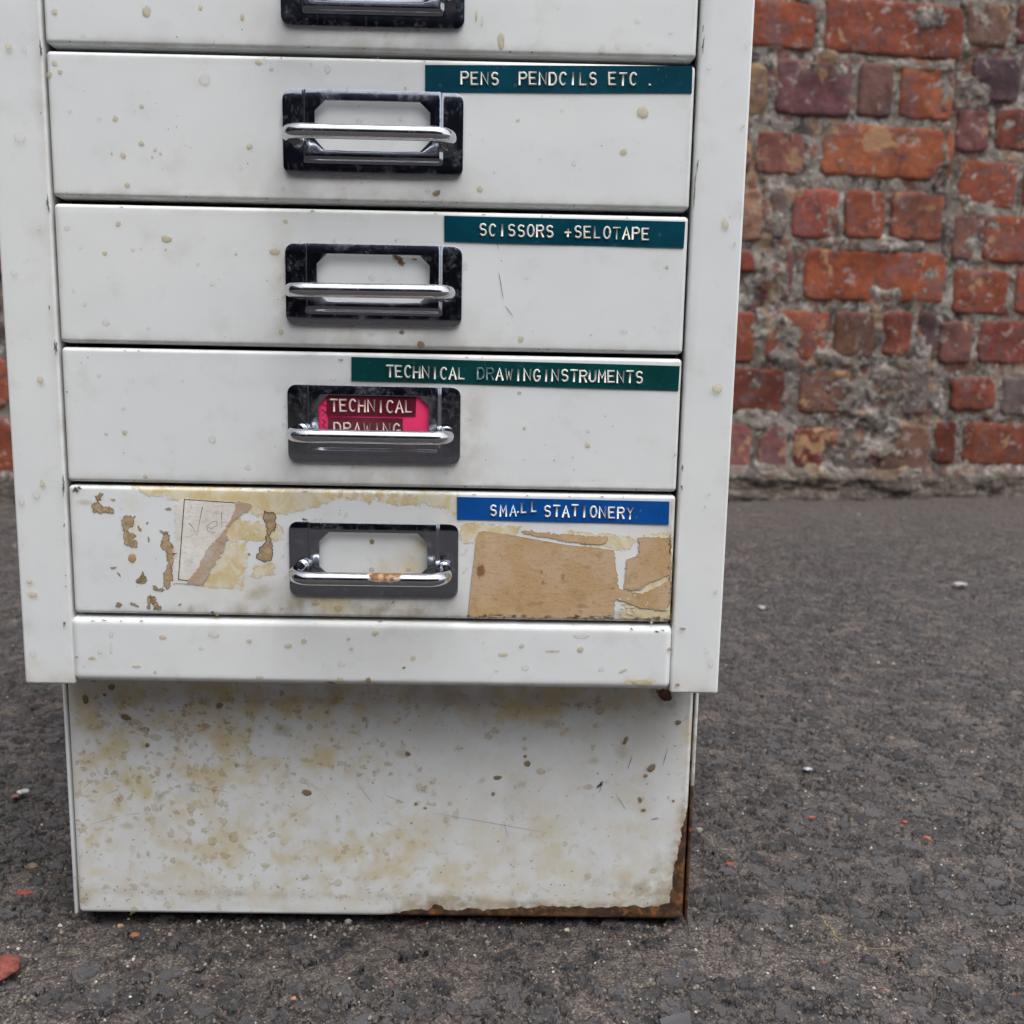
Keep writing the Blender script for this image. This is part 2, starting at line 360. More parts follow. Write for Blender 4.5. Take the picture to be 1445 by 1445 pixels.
s = NT('weathered_brick'); oi = s.t.nodes.new('ShaderNodeObjectInfo'); v = s.wpos()
base = oi.outputs['Color']; rnd = oi.outputs['Random']
n1 = s.noise(v, 18, 5, .6, .5); n2_ = s.noise(v, 75, 5, .65, .3); n3 = s.noise(v, 400, 4, .7)
c = s.mix(s.ss(n1, .35, .65, 0, .6), base, s.mix(1.0, base, (.62, .50, .50), 'MULTIPLY'))
c = s.mix(s.ss(n2_, .50, .72, 0, .7), c, s.mix(1.0, base, (1.35, 1.25, 1.1), 'MULTIPLY'))
c = s.mix(s.ss(s.noise(v, 34, 5, .65, .8), .53, .66, 0, .75), c, (.085, .065, .065))     # soot
mauve = s.noise(v, 23, 4, .6, .6); c = s.mix(s.ss(mauve, .50, .66, 0, .65), c, (.17, .105, .105))
eff = s.noise(v, 60, 6, .62, .8); eff2 = s.noise(v, 30, 4, .6, .5); c = s.mix(s.ss(s.math('ADD', eff, s.math('MULTIPLY', eff2, .6)), .90, 1.02, 0, .75), c, (.38, .33, .31))         # lime bloom
c = s.mix(s.ss(s.noise(v, 17, 6, .6, .4), .61, .64, 0, .9), c, (.38, .235, .13))             # sandy patches
c = s.mix(s.ss(n3, .58, .70, 0, .5), c, s.mix(1.0, c, (.4, .38, .38), 'MULTIPLY'))
s.bump(s.math('ADD', s.math('MULTIPLY', n2_, 1.6), s.math('MULTIPLY', n3, .4)), .9, .0022)
c = s.mix(s.ss(s.noise(v, 9, 5, .65, .7), .44, .62, 0, .55), c, s.mix(1.0, c, (.42, .38, .40), 'MULTIPLY'))
M_BRICK = s.fin(s.mix(1.0, c, (.88, .84, .84), 'MULTIPLY'), .9, 0, .25)

OR = (.32, .105, .06); RED = (.27, .075, .045); DRED = (.165, .05, .036); MAU = (.19, .09, .08); TAN = (.36, .22, .125)
BRN = (.20, .11, .075); PUR = (.10, .07, .072); GRY = (.15, .125, .11); PNK = (.27, .12, .095)
bricks = [  # x0,x1,y0,y1 photo pixels of the exposed face, colour, right section?
 (1000,1154,-4,66,RED,0),(1163,1362,0,80,RED,0),(960,1085,86,160,TAN,0),(1096,1203,84,164,MAU,0),(1211,1261,87,166,MAU,0),(1270,1348,92,170,OR,0),
 (990,1062,182,244,RED,0),(1068,1136,184,247,PNK,0),(1160,1347,176,252,OR,0),
 (1020,1079,266,340,TAN,0),(1084,1112,268,338,GRY,0),(1119,1184,264,337,OR,0),(1192,1250,268,338,RED,0),(1258,1332,270,340,OR,0),
 (990,1066,352,384,RED,0),(1072,1122,352,424,MAU,0),(1136,1336,353,427,(.31,.085,.045),0),
 (1000,1067,438,512,RED,0),(1082,1172,437,510,OR,0),(1178,1234,440,506,BRN,0),(1246,1288,438,503,RED,0),(1294,1322,440,504,PUR,0),
 (960,1109,519,586,DRED,0),(1128,1226,522,584,BRN,0),(1233,1312,524,586,GRY,0),
 (990,1061,596,667,PNK,0),(1070,1112,598,667,MAU,0),(1119,1166,604,668,DRED,0),(1175,1232,604,668,GRY,0),(1240,1310,600,668,BRN,0),
 (1000,1100,-88,-14,RED,0),(1112,1172,-88,-12,MAU,0),(1182,1245,-86,-12,RED,0),(1256,1345,-85,-10,DRED,0),
 (1372,1442,80,144,PUR,1),(1362,1425,4,66,BRN,1),(1350,1396,152,216,MAU,1),(1405,1475,152,214,DRED,1),
 (1353,1437,226,294,RED,1),(1445,1520,228,296,RED,1),(1345,1378,300,368,BRN,1),(1387,1478,304,372,RED,1),
 (1346,1424,380,444,(.25,.08,.04),1),(1433,1520,376,444,RED,1),(1326,1372,454,514,MAU,1),(1381,1468,451,514,(.25,.07,.05),1),
 (1341,1406,532,580,RED,1),(1413,1500,532,588,GRY,1),(1318,1351,592,655,DRED,1),(1360,1462,596,657,(.24,.065,.042),1),
 (1450,1530,80,142,RED,1),(1436,1510,6,66,DRED,1),(1484,1560,300,370,OR,1),(1475,1560,450,512,RED,1),(1508,1590,530,586,RED,1),(1470,1560,596,657,MAU,1),(1483,1560,152,214,RED,1),
 (1355,1440,-70,-8,RED,1),(1450,1530,-70,-8,MAU,1)]
u_hi_l = to_wall(1000, 300)[0]
rr = random.Random(5); nb = 0; boxes = []
def put_brick(u0, u1, z0, z1, col, rec, hero):
    global nb
    me = brick_mesh(u1 - u0, z1 - z0, nb, 16 if hero else 6, 8 if hero else 4); nb += 1
    o = link('brick', me, M_BRICK, wall)
    o.location = ((u0 + u1) / 2, rec + rr.uniform(-.0025, .0025), (z0 + z1) / 2)
    o.rotation_euler = (rr.uniform(-.01, .01), rr.uniform(-.008, .008), rr.uniform(-.012, .012))
    j = lambda k: k * rr.uniform(.9, 1.1)
    o.color = (j(col[0]), j(col[1]), j(col[2]), 1); boxes.append((u0, u1, z0, z1))
for (x0, x1, y0, y1, col, sec) in bricks:
    off = RECESS if sec else 0
    ua, zb = to_wall(x0, (y0 + y1) / 2, off); ub, _ = to_wall(x1, (y0 + y1) / 2, off)
    xm = (x0 + x1) / 2; zt = to_wall(xm, y0, off)[1]; zb = to_wall(xm, y1, off)[1]
    put_brick(ua, ub, zb, zt, col, off, True)
# the rest of the wall, laid in courses of the same pitch
z_rows = [to_wall(1150, y)[1] for y in (668, 585, 511, 426, 338, 250, 166, 78, -12)]
zz = z_rows[:]
while zz[-1] < ZT - .1: zz.append(zz[-1] + .094)
zz = zz[:-1] if zz[-1] > ZT - .08 else zz
pal = [RED, OR, DRED, MAU, BRN, RED, PNK, RED, PUR, OR]
zmaxhero = to_wall(1200, -88)[1]
u_hi_r = to_wall(1530, 300, RECESS)[0]
for k, z0 in enumerate(zz):
    z1 = (zz[k + 1] if k + 1 < len(zz) else z0 + .094); hh = z1 - z0 - .013
    hdr = k % 3 == 1; L = .108 if hdr else .222
    u = UL + rr.uniform(0, L)
    while u < UR:
        a, b = u, u + L + rr.uniform(-.006, .006)
        hero = z0 < zmaxhero - .01
        if hero and not (b < u_hi_l + .02 or a > u_hi_r + .08): 
            u = b + .013
            if b > u_hi_l + .02 and a < u_hi_l: pass
            continue
        if b > UR: break
        near_b = -0.85 < a < -.6
        put_brick(a, b, z0, z0 + hh, rr.choice(pal), 0 if a < UB else RECESS, near_b)
        u = b + .013

# mortar bed: one relief sheet, recessed in the joints and smeared over some bricks
uf0 = to_wall(1000, 700)[0] - .01; uf1 = to_wall(1470, 300, RECESS)[0] + .02
mu = axis([(UL - .02, -.90, .015), (-.90, -.62, .004), (-.62, uf0, .015), (uf0, uf1, .0024), (uf1, UR + .02, .015)])
mz = axis([(-.03, .86, .0024), (.86, ZT, .014)])
U, Zm = np.meshgrid(mu, mz)
h = -.0044 + fbm(U * 22, Zm * 22, 4, 11) * .0024 + fbm(U * 90, Zm * 90, 3, 15) * .0006
smear = sstep(.35, .85, fbm(U * 9, Zm * 9, 3, 21)) * (.0045 + .002 * fbm(U * 60, Zm * 60, 3, 24))
h = h + smear
def blob(px, py, rx, ry, amt, off=0):
    global h
    u, z = to_wall(px, py, off); k = 1 / 826
    d = ((U - u) / (rx * k)) ** 2 + ((Zm - z) / (ry * k)) ** 2 + fbm(U * 30, Zm * 30, 4, 31) * .55
    h = h + .72 * amt * sstep(1.25, .35, d)
for b_ in ((1240,560,85,45,.010),(1230,620,75,40,.0085),(1290,500,40,40,.008),(1190,640,60,30,.006),(1270,650,50,20,.004),(1092,300,26,50,.007),(1090,390,30,40,.0075),(1085,115,45,30,.006),(1205,505,60,14,.006),
           (1340,205,16,30,.009),(1335,250,22,30,.008),(1390,30,35,40,.008),(1385,130,30,30,.006),(1300,92,60,8,.006),(1235,345,80,12,.006),(1070,590,40,15,.006),(1170,90,40,22,.0085),(1310,25,36,16,.0075),(1340,120,14,40,.006),
           (1425,570,40,30,.006),(1390,350,30,20,.006),(1330,620,16,30,.004),(1110,500,30,20,.006),(1400,175,30,14,.006),(1160,30,9,40,.007)): blob(*b_)
# debris fillet at the wall foot
foot_top = .050 + .008 * fbm(U * 7, U * 0 + 3.3, 3, 41)
foot_top = np.where(U > UB, foot_top - .012, foot_top)
ft = sstep(foot_top + .016, foot_top - .018, Zm)
h = h + ft * (.020 + fbm(U * 14, Zm * 40, 5, 43) * .008) + sstep(.03, -.01, Zm) * .012
h = h - RECESS * sstep(UB - .002, UB + .004, U + .006 * fbm(U * 0 + 1, Zm * 22, 3, 47))
me = mesh('mortar_bed', np.stack([U.ravel(), -h.ravel(), Zm.ravel()], 1), gridfaces(len(mu), len(mz)))
fattr(me, 'foot', ft)
s = NT('lime_mortar'); v = s.wpos(); ft_ = s.attr('foot')
n1 = s.noise(v, 24, 5, .65, 1.2); n2_ = s.noise(v, 70, 6, .7, .8); n3 = s.noise(v, 420, 4, .7); n4 = s.noise(v, 38, 5, .6, 1.0)
c = s.mix(s.ss(n1, .38, .60), (.135, .116, .10), (.31, .28, .245))
c = s.mix(s.ss(n2_, .53, .62, 0, .85), c, (.52, .50, .475))
c = s.mix(s.ss(n4, .52, .62, 0, .85), c, (.05, .046, .048))
c = s.mix(s.ss(s.noise(v, 19, 4, .6, .5), .57, .63, 0, .75), c, (.36, .24, .145))
c = s.mix(s.ss(s.noise(v, 40, 5, .6, .5), .54, .62, 0, .75), c, (.20, .075, .05))
c = s.mix(s.ss(n3, .55, .7, 0, .55), c, s.mix(1.0, c, (.4, .4, .4), 'MULTIPLY'))
fc = s.mix(s.ss(n2_, .42, .66), (.06, .05, .043), (.17, .145, .12)); c = s.mix(s.math('MULTIPLY', ft_, .85), c, fc)
s.bump(s.math('ADD', s.math('MULTIPLY', n2_, 1.2), n3), .7, .0014)
c = s.mix(s.ss(s.noise(v, 9, 5, .65, .7), .44, .62, 0, .5), c, s.mix(1.0, c, (.45, .42, .42), 'MULTIPLY'))
M_MORT = s.fin(s.mix(1.0, c, (.84, .82, .81), 'MULTIPLY'), .95, 0, .2)
link('mortar_bed', me, M_MORT, wall)
core = mesh('wall_core', [(UL - .02, .044, -.03), (UR + .02, .044, -.03), (UR + .02, .30, -.03), (UL - .02, .30, -.03), (UL - .02, .044, ZT), (UR + .02, .044, ZT), (UR + .02, .30, ZT), (UL - .02, .30, ZT)],
            [(0, 1, 5, 4), (1, 2, 6, 5), (2, 3, 7, 6), (3, 0, 4, 7), (4, 5, 6, 7)], False)
link('wall_core', core, M_MORT, wall)

# ================================================================== UNSEEN BUILDINGS ADDED BEHIND AND LEFT OF THE VIEWPOINT (to darken the chrome's reflections)
def box_mesh(name, x0, x1, y0, y1, z0, z1, bev=0.0, seg=2, smooth=True):
    bm = bmesh.new(); bmesh.ops.create_cube(bm, size=1)
    for q in bm.verts:
        q.co = Vector((x0 + (q.co.x + .5) * (x1 - x0), y0 + (q.co.y + .5) * (y1 - y0), z0 + (q.co.z + .5) * (z1 - z0)))
    if bev > 0: bmesh.ops.bevel(bm, geom=bm.edges[:], offset=bev, segments=seg, profile=.5, affect='EDGES')
    me = bpy.data.meshes.new(name); bm.to_mesh(me); bm.free()
    me.polygons.foreach_set('use_smooth', [smooth] * len(me.polygons)); return me
s = NT('bluish_dark_brickwork'); v = s.vec((1, 1, 1)); bt = s.t.nodes.new('ShaderNodeTexBrick')
mp = s.t.nodes.new('ShaderNodeMapping'); mp.inputs['Rotation'].default_value = (R(90), 0, 0); s.L(s.tc.outputs['Object'], mp.inputs[0]); s.L(mp.outputs[0], bt.inputs[0])
bt.inputs['Color1'].default_value = (.018, .020, .036, 1); bt.inputs['Color2'].default_value = (.028, .028, .050, 1); bt.inputs['Mortar'].default_value = (.04, .04, .045, 1)
bt.inputs['Scale'].default_value = 1; bt.inputs['Brick Width'].default_value = .235; bt.inputs['Row Height'].default_value = .08; bt.inputs['Mortar Size'].default_value = .006
M_DARKBRICK = s.fin(bt.outputs[0], .9, 0, .2)  # dark bluish brick, coloured to tint the chrome's reflections
tag(link('added_building', box_mesh('added_building', -5, 5, -7, -3.2, -.05, 2.1), M_DARKBRICK), kind='structure')

tag(link('added_building', box_mesh('added_building', -7, -2.6, -3.19, .4, -.05, 2.4), M_DARKBRICK), kind='structure')  # added on the left to darken side reflections and light
# ================================================================== CABINET
HW = .1395; DEP = .40; ZS = at(33, 965).z; TOPZ = None
cab = bpy.data.objects.new('filing_cabinet', None); COL.objects.link(cab)
tag(cab, 'tall narrow white metal cabinet of shallow drawers, stained and rusty, standing on the asphalt', 'filing cabinet')

def panel(name, x0, x1, z0, z1, depth, r, step=.0012, yf=0.0, wear=None, parent=cab, mat=M_PAINT, glue=None, rust=None, dent=.00012, seed=0, rx=None):
    # pressed steel front with rolled edges; front at y=yf, returns to yf+depth
    def ax(a, b):
        e = np.array([0, .12, .3, .55, .8, 1.0]) * r
        n = max(2, int((b - a - 2 * r) / step)); return np.concatenate([a + e, np.linspace(a + r, b - r, n + 1)[1:-1], b - e[::-1]])
    xs, zs = ax(x0, x1), ax(z0, z1); X, Zp = np.meshgrid(xs, zs)
    tx = np.minimum(X - x0, x1 - X); tz = np.minimum(Zp - z0, z1 - Zp)
    dx = np.maximum(0, r - tx); dz = np.maximum(0, r - tz); d = np.sqrt(dx * dx + dz * dz); k = np.where(d > r, r / np.maximum(d, 1e-9), 1)
    Xr = X + np.sign((x0 + x1) / 2 - X) * dx * (1 - k); Zr = Zp + np.sign((z0 + z1) / 2 - Zp) * dz * (1 - k)
    d = np.minimum(d, r); y = r - np.sqrt(np.maximum(r * r - d * d, 0))
    y = y + fbm(X * 11 + seed, Zp * 11 + seed, 3, 51) * dent * (d == 0) 
    V = np.stack([Xr.ravel(), (yf + y).ravel(), Zr.ravel()], 1); a, b = len(xs), len(zs); F = gridfaces(a, b).tolist()
    rim = [i for i in range(a)] + [a - 1 + a * j for j in range(1, b)] + [a * (b - 1) + i for i in range(a - 2, -1, -1)] + [a * j for j in range(b - 2, 0, -1)]
    base = len(V); VB = V[rim].copy(); VB[:, 1] = yf + depth; V = np.concatenate([V, VB]); n = len(rim)
    for q in range(n): F.append([rim[q], base + q, base + (q + 1) % n, rim[(q + 1) % n]])
    F.append([base + q for q in range(n)][::-1])
    me = mesh(name, V, F)
    Xa, Za = V[:, 0], V[:, 2]
    wv = np.zeros((len(V), 4)); wv[:, 3] = 1
    if wear: wv[:, :3] = wear(Xa, Za)
    cattr(me, 'wear', wv)
    fattr(me, 'glue', glue(Xa, Za) if glue else np.full(len(V), -50.0)); fattr(me, 'rust', rust(Xa, Za) if rust else np.full(len(V), -50.0))
    o = link(name, me, mat, parent)
    return o
def gs(X, Z, px, py, rx, ry, amt, Yp=0.0):      # soft elliptical patch measured in photo pixels
    p = at(px, py, Yp); k = (Yp - CAM.y) / FPX
    return amt * np.exp(-((X - p.x) / (rx * k)) ** 2 - ((Z - p.z) / (ry * k)) ** 2)
def poly_sd(X, Z, pts, Yp=0.0):                  # signed distance in mm to a photo-pixel polygon (+ inside)
    P = np.array([[at(x, y, Yp).x, at(x, y, Yp).z] for x, y in pts]); best = np.full(X.shape, 1e9); ins = np.zeros(X.shape, bool)
    n = len(P)
    for i in range(n):
        a = P[i]; b = P[(i + 1) % n]; ab = b - a; t = np.clip(((X - a[0]) * ab[0] + (Z - a[1]) * ab[1]) / (ab @ ab), 0, 1)
        best = np.minimum(best, np.hypot(X - a[0] - t * ab[0], Z - a[1] - t * ab[1]))
        c = ((a[1] > Z) != (b[1] > Z)) & (X < (b[0] - a[0]) * (Z - a[1]) / (b[1] - a[1] + 1e-12) + a[0]); ins ^= c
    return np.clip(np.where(ins, best, -best) * 1000, -30, 30)

# drawer geometry measured from the photograph (left and right ends of each front)
DLx, DRx = -.1184, .1189
def zline(l, r): return (at(*l).z + at(*r).z) / 2
z_top = {2: zline((64, 74), (984, 89)), 3: zline((73, 287), (972, 305)), 4: zline((86, 489), (961, 507)), 5: zline((95, 685), (952, 699))}
z_bot = {1: zline((63, 66), (983, 83)), 2: zline((72, 280), (976, 298)), 3: zline((84, 485), (965, 502)), 4: zline((94, 680), (956, 694)), 5: zline((100, 867), (947, 877))}
PITCH = z_top[2] - z_top[3]
for k_ in (1, 2, 3): z_bot[k_] += .0006
z_top[1] = z_top[2] + PITCH; z_bot[0] = z_bot[1] + PITCH; z_top[0] = z_top[1] + PITCH
TOPZ = z_top[0] + .012
RAILT = zline((93, 872), (950, 881)); RAILB = zline((95, 963), (948, 972))
HPX = {2: (527, 190), 3: (528, 403), 4: (528.5, 599), 5: (528, 789.5)}   # handle plate centres

def wear_common(idx):
    cz = (z_top[idx] + z_bot[idx]) / 2
    def f(X, Z):
        y = np.zeros(X.shape); g = np.zeros(X.shape); r = np.zeros(X.shape)
        g += .30 * np.exp(-((X - .0) / .045) ** 2 - ((Z - (cz - .017)) / .010) ** 2)
        g += .35 * sstep(z_bot[idx] + .006, z_bot[idx], Z) + .25 * sstep(z_top[idx] - .004, z_top[idx], Z)
        g += .22 * sstep(.004, .0, np.minimum(X - DLx, DRx - X))
        if idx == 5:
            g += gs(X, Z, 520, 862, 120, 14, .9) + gs(X, Z, 430, 858, 40, 12, .8) + gs(X, Z, 600, 780, 50, 40, .35)
            g += gs(X, Z, 330, 860, 60, 10, .4) + gs(X, Z, 900, 870, 70, 10, .8) + gs(X, Z, 945, 760, 8, 90, .6)
            y += gs(X, Z, 340, 820, 90, 40, .25) + gs(X, Z, 480, 855, 70, 20, .8) + gs(X, Z, 820, 760, 150, 40, .25) + gs(X, Z, 560, 800, 40, 18, .8) + gs(X, Z, 600, 770, 18, 18, .7)
            y += gs(X, Z, 135, 700, 30, 10, .3) + gs(X, Z, 180, 740, 16, 40, .5) + gs(X, Z, 650, 730, 22, 30, .6)
        if idx == 4: g += gs(X, Z, 665, 600, 22, 70, .45) + gs(X, Z, 530, 545, 140, 12, .3)
        if idx == 3: g += gs(X, Z, 395, 400, 14, 60, .35); y += gs(X, Z, 398, 360, 14, 50, .35) + gs(X, Z, 590, 478, 14, 12, .5)
        if idx == 2: y += gs(X, Z, 290, 108, 22, 12, .25)
        return np.stack([np.clip(y, 0, 1), r, np.clip(g, 0, 1)], -1)
    return f
glue5 = [[(188, 686), (420, 692), (645, 699), (646, 722), (628, 716), (600, 709), (570, 714), (540, 706), (470, 703), (440, 716), (415, 723), (392, 722), (372, 731), (352, 722), (340, 716), (262, 711), (235, 702), (205, 695)],
         [(330, 733), (395, 741), (398, 760), (330, 762), (316, 752)], [(316, 770), (345, 765), (348, 795), (340, 828), (290, 826), (300, 800)],
         [(360, 800), (385, 798), (386, 812), (358, 812)], [(648, 742), (665, 740), (735, 741), (730, 750), (690, 758), (655, 766)], [(800, 752), (870, 757), (895, 762), (890, 775), (835, 770), (790, 760)],
         [(905, 760), (935, 752), (948, 760), (948, 868), (940, 875), (880, 872), (884, 840), (900, 800)]]
def gluef(X, Z):
    m = np.full(X.shape, -50.0)
    for p in glue5: m = np.maximum(m, poly_sd(X, Z, p))
    return m + 1.0
rust5 = [[(870, 874), (948, 876), (948, 868), (880, 872)]]

dlab = {0: None, 1: 'topmost drawer in view, cut by the top of the photograph, no label tape', 2: 'white drawer with teal tape reading PENS PENDCILS ETC .', 3: 'white drawer with teal tape reading SCISSORS +SELOTAPE',
        4: 'white drawer with dark green tape and a pink card in its handle', 5: 'lowest drawer, scarred with yellow glue, torn papers and a blue label tape'}
drawer = {}
for i in range(0, 6):
    drawer[i] = panel('drawer', DLx, DRx, z_bot[i], z_top[i], .016, .0016, wear=wear_common(i), glue=gluef if i == 5 else None, seed=i * 9.1, step=.0012 if i else .01)
    if dlab[i]: tag(drawer[i], dlab[i])
    # folded tray floor hem seen as a thin lip under the front
    lip = link('drawer_lip', box_mesh('drawer_lip', DLx + .0012, DRx - .0012, .0035, .012, z_bot[i] - .0003, z_bot[i] + .001, .0003), M_PAINT, drawer[i])

# ---- uprights (stiles), rail, carcass
stile_xl = (at(60, 0).x + at(93, 870).x) / 2
def wear_stile(X, Z):
    g = .3 * sstep(.003, 0, np.abs(np.abs(X) - .1192)) + .35 * sstep(ZS + .012, ZS, Z) * 1.0
    y = gs(X, Z, 45, 945, 14, 14, .5) + gs(X, Z, 105, 950, 10, 20, .2)
    return np.stack([y, 0 * y, g], -1)
ZSR = at(1011, 978).z
st = panel('upright', -HW, DLx - .0010, ZS, TOPZ, .02, .0011, step=.003, wear=wear_stile, seed=3); tag(st, 'left white front upright')
st = panel('upright', DRx + .0010, HW, (ZS + ZSR) / 2 - .0002, TOPZ, .02, .0011, step=.003, wear=wear_stile, seed=5); tag(st, 'right white front upright')
def wear_rail(X, Z):
    g = .45 * sstep(RAILB + .004, RAILB, Z) + .2 * sstep(RAILT - .004, RAILT, Z)
    y = gs(X, Z, 905, 962, 26, 7, 1.2) + gs(X, Z, 640, 968, 60, 5, .5) + gs(X, Z, 560, 930, 300, 20, .12)
    return np.stack([y, 0 * y, g], -1)
panel('bottom_rail', DLx - .0019, DRx + .0012, RAILB, RAILT, .028, .0030, yf=-.0006, wear=wear_rail, seed=8)
for sx in (-1, 1):
    x0, x1 = sorted((sx * HW * .999, sx * (HW - .0012)))
    link('side_panel', box_mesh('side_panel', x0, x1,   .0205, DEP, ZS + .0012, TOPZ - .001, .0003), M_PAINT, cab)
link('back_panel', box_mesh('back_panel', -HW + .002, HW - .002, DEP - .002, DEP - .0005, ZS + .002, TOPZ - .002), M_PAINT, cab)
link('top_panel', box_mesh('top_panel', -HW, HW, 0, DEP, TOPZ + .0003, TOPZ + .003, .001), M_PAINT, cab)
link('bottom_panel', box_mesh('bottom_panel', -HW + .002, HW - .002, .029, DEP - .003, RAILB + .001, RAILB + .003), M_PAINT, cab)
link('gap_shade_sheet', box_mesh('gap_shade_sheet', -.1185, .1189, .017, .020, RAILT - .002, TOPZ - .002), M_SHADE, cab)  # near-black sheet standing in for the shade behind the drawer gaps

# ---- plinth
KY = .030; KW = .1382
def kp(x, y): return at(x, y, KY)
KT = RAILB + .004
def wear_shade_kick(X, Z):
    G = lambda *a: gs(X, Z, *a, Yp=KY)
    y = G(260, 1010, 150, 45, 1.25) + G(200, 1060, 110, 60, .85) + G(150, 1120, 60, 60, .55) + G(230, 1110, 70, 40, .6) + G(330, 1060, 80, 60, .45) + G(470, 1060, 40, 30, .7) + G(450, 1100, 90, 50, .35)
    y += G(560, 1000, 300, 30, .25) + G(700, 1010, 120, 20, .35) + G(300, 1210, 170, 70, .42) + G(440, 1200, 180, 60, .30) + G(560, 1190, 70, 50, .45) + G(780, 1180, 90, 45, .40) + G(640, 1240, 160, 40, .32) + .06 + G(560, 985, 420, 26, .55) + G(800, 985, 160, 22, .5)  # last two bands: stain that also paints in shade under the rail
    y += G(880, 1250, 80, 40, .30) + G(790, 1030, 40, 16, .5) + G(905, 1130, 40, 60, .2) + G(130, 1230, 20, 60, .4) + .10
    e = kp(976, 1150); y += .8 * sstep(.010, .0, KW - X) * sstep(.0, .03, Z)
    g = G(250, 1260, 130, 6, .55) + G(500, 1265, 170, 6, .5) + G(700, 1275, 120, 8, .9) + G(600, 1278, 30, 14, 1.2) + G(900, 1255, 60, 22, .8) + G(940, 1240, 20, 50, .7) + G(115, 1270, 14, 18, .7) + .10
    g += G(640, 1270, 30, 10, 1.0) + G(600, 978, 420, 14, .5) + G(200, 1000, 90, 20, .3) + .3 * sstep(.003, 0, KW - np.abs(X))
    return np.stack([np.clip(y, 0, 1), 0 * y, np.clip(g, 0, 1)], -1)
def rust_kick(X, Z):
    m = poly_sd(X, Z, [(540, 1292), (580, 1285), (700, 1284), (760, 1279), (850, 1282), (925, 1280), (948, 1276), (949, 1245), (955, 1210), (961, 1175), (966, 1145), (980, 1120), (990, 1320), (540, 1320)], KY)
    m = np.maximum(m, poly_sd(X, Z, [(602, 1292), (610, 1276), (622, 1278), (632, 1292)], KY))
    m = np.maximum(m, poly_sd(X, Z, [(926, 974), (948, 974), (948, 990), (938, 990)], KY))
    return m + .3
kf = panel('plinth_front', -KW + .0021, KW - .0021, .0012, KT, .020, .0022, step=.0013, yf=KY, wear=wear_shade_kick, rust=rust_kick, seed=12, dent=.00025)
for sx in (-1, 1):
    x0, x1 = sorted((sx * KW, sx * (KW - .0014)))
    me = box_mesh('plinth_side', x0, x1, KY + .0006, DEP - .02, .0006, KT, .0004)
    if sx > 0: 
        co = np.array([q.co[:] for q in me.vertices]); fattr(me, 'rust', np.where(co[:, 2] < .06, 4.0, -3.0))
    else: fattr(me, 'rust', np.full(len(me.vertices), -30.0))
    fattr(me, 'glue', np.full(len(me.vertices), -30.0))
    link('plinth_side', me, M_PAINT, cab)
link('plinth_back', box_mesh('plinth_back', -KW + .002, KW - .002, DEP - .022, DEP - .0205, .0006, KT), M_PAINT, cab)
# every mesh using the enamel needs its wear layers
for o in list(bpy.data.objects):
    if o.type == 'MESH' and o.data.materials and o.data.materials[0] == M_PAINT:
        for nm in ('glue', 'rust'):
            if nm not in o.data.attributes: fattr(o.data, nm, np.full(len(o.data.vertices), -50.0))

# ---- handles ------------------------------------------------------
PW, PH = .0332, .01485
def plate_mesh():
    cw, ch = .0034, .0034; wx, wt, wb = .0211, .0112, -.0062; cx_, cz_ = .0038, .0037
    xs = sorted(set([-PW, -PW + cw, -.0262, -.0258, -.0252, -.0246, -.0242, -wx, -wx + cx_, -.008, 0, .008, wx - cx_, wx, .0242, .0246, .0252, .0258, .0262, PW - cw, PW]))
    zs = sorted(set([-PH, -PH + ch, -.01085, -.0104, -.0096, -.0088, -.0084, -.0074, wb, wb + cz_, 0.003, wt - cz_, wt, PH - ch, PH]))
    def hgt(x, z):
        fx = sstep(.0260, .0244, abs(x)); fz = sstep(-.0107, -.0085, z)
        return -.0010 - .0016 * float(fx * fz)
    bm = bmesh.new(); vd = {}
    def vt(x, z):
        k = (round(x, 6), round(z, 6))
        if k not in vd: vd[k] = bm.verts.new((x, hgt(x, z), z))
        return vd[k]
    for i in range(len(xs) - 1):
        for j in range(len(zs) - 1):
            x0, x1, z0, z1 = xs[i], xs[i + 1], zs[j], zs[j + 1]
            inw = x0 >= -wx - 1e-6 and x1 <= wx + 1e-6 and z0 >= wb - 1e-6 and z1 <= wt + 1e-6
            L = abs(x0 + wx) < 1e-6; Rr = abs(x1 - wx) < 1e-6; B = abs(z0 - wb) < 1e-6; T = abs(z1 - wt) < 1e-6
            if inw:
                if L and B: bm.faces.new([vt(x0, z0), vt(x1, z0), vt(x0, z1)])
                elif Rr and B: bm.faces.new([vt(x0, z0), vt(x1, z0), vt(x1, z1)])
                elif L and T: bm.faces.new([vt(x0, z0), vt(x1, z1), vt(x0, z1)])
                elif Rr and T: bm.faces.new([vt(x1, z0), vt(x1, z1), vt(x0, z1)])
                continue
            oc = (i in (0, len(xs) - 2)) and (j in (0, len(zs) - 2))
            if oc:
                cxn = x1 if i == 0 else x0; czn = z1 if j == 0 else z0; sx = -1 if i == 0 else 1; sz = -1 if j == 0 else 1
                arc = [(cxn + sx * cw * math.cos(t * math.pi / 12), czn + sz * ch * math.sin(t * math.pi / 12)) for t in range(7)]
                vs = [vt(cxn, czn)] + [vt(*a) for a in arc]
                if sx * sz < 0: vs = vs[::-1]
                bm.faces.new(vs); continue
            bm.faces.new([vt(x0, z0), vt(x1, z0), vt(x1, z1), vt(x0, z1)])
    bmesh.ops.recalc_face_normals(bm, faces=bm.faces[:])
    if sum(f.normal.y for f in bm.faces) > 0: bmesh.ops.reverse_faces(bm, faces=bm.faces[:])
    me = bpy.data.meshes.new('handle_plate'); bm.to_mesh(me); bm.free()
    me.polygons.foreach_set('use_smooth', [True] * len(me.polygons)); return me
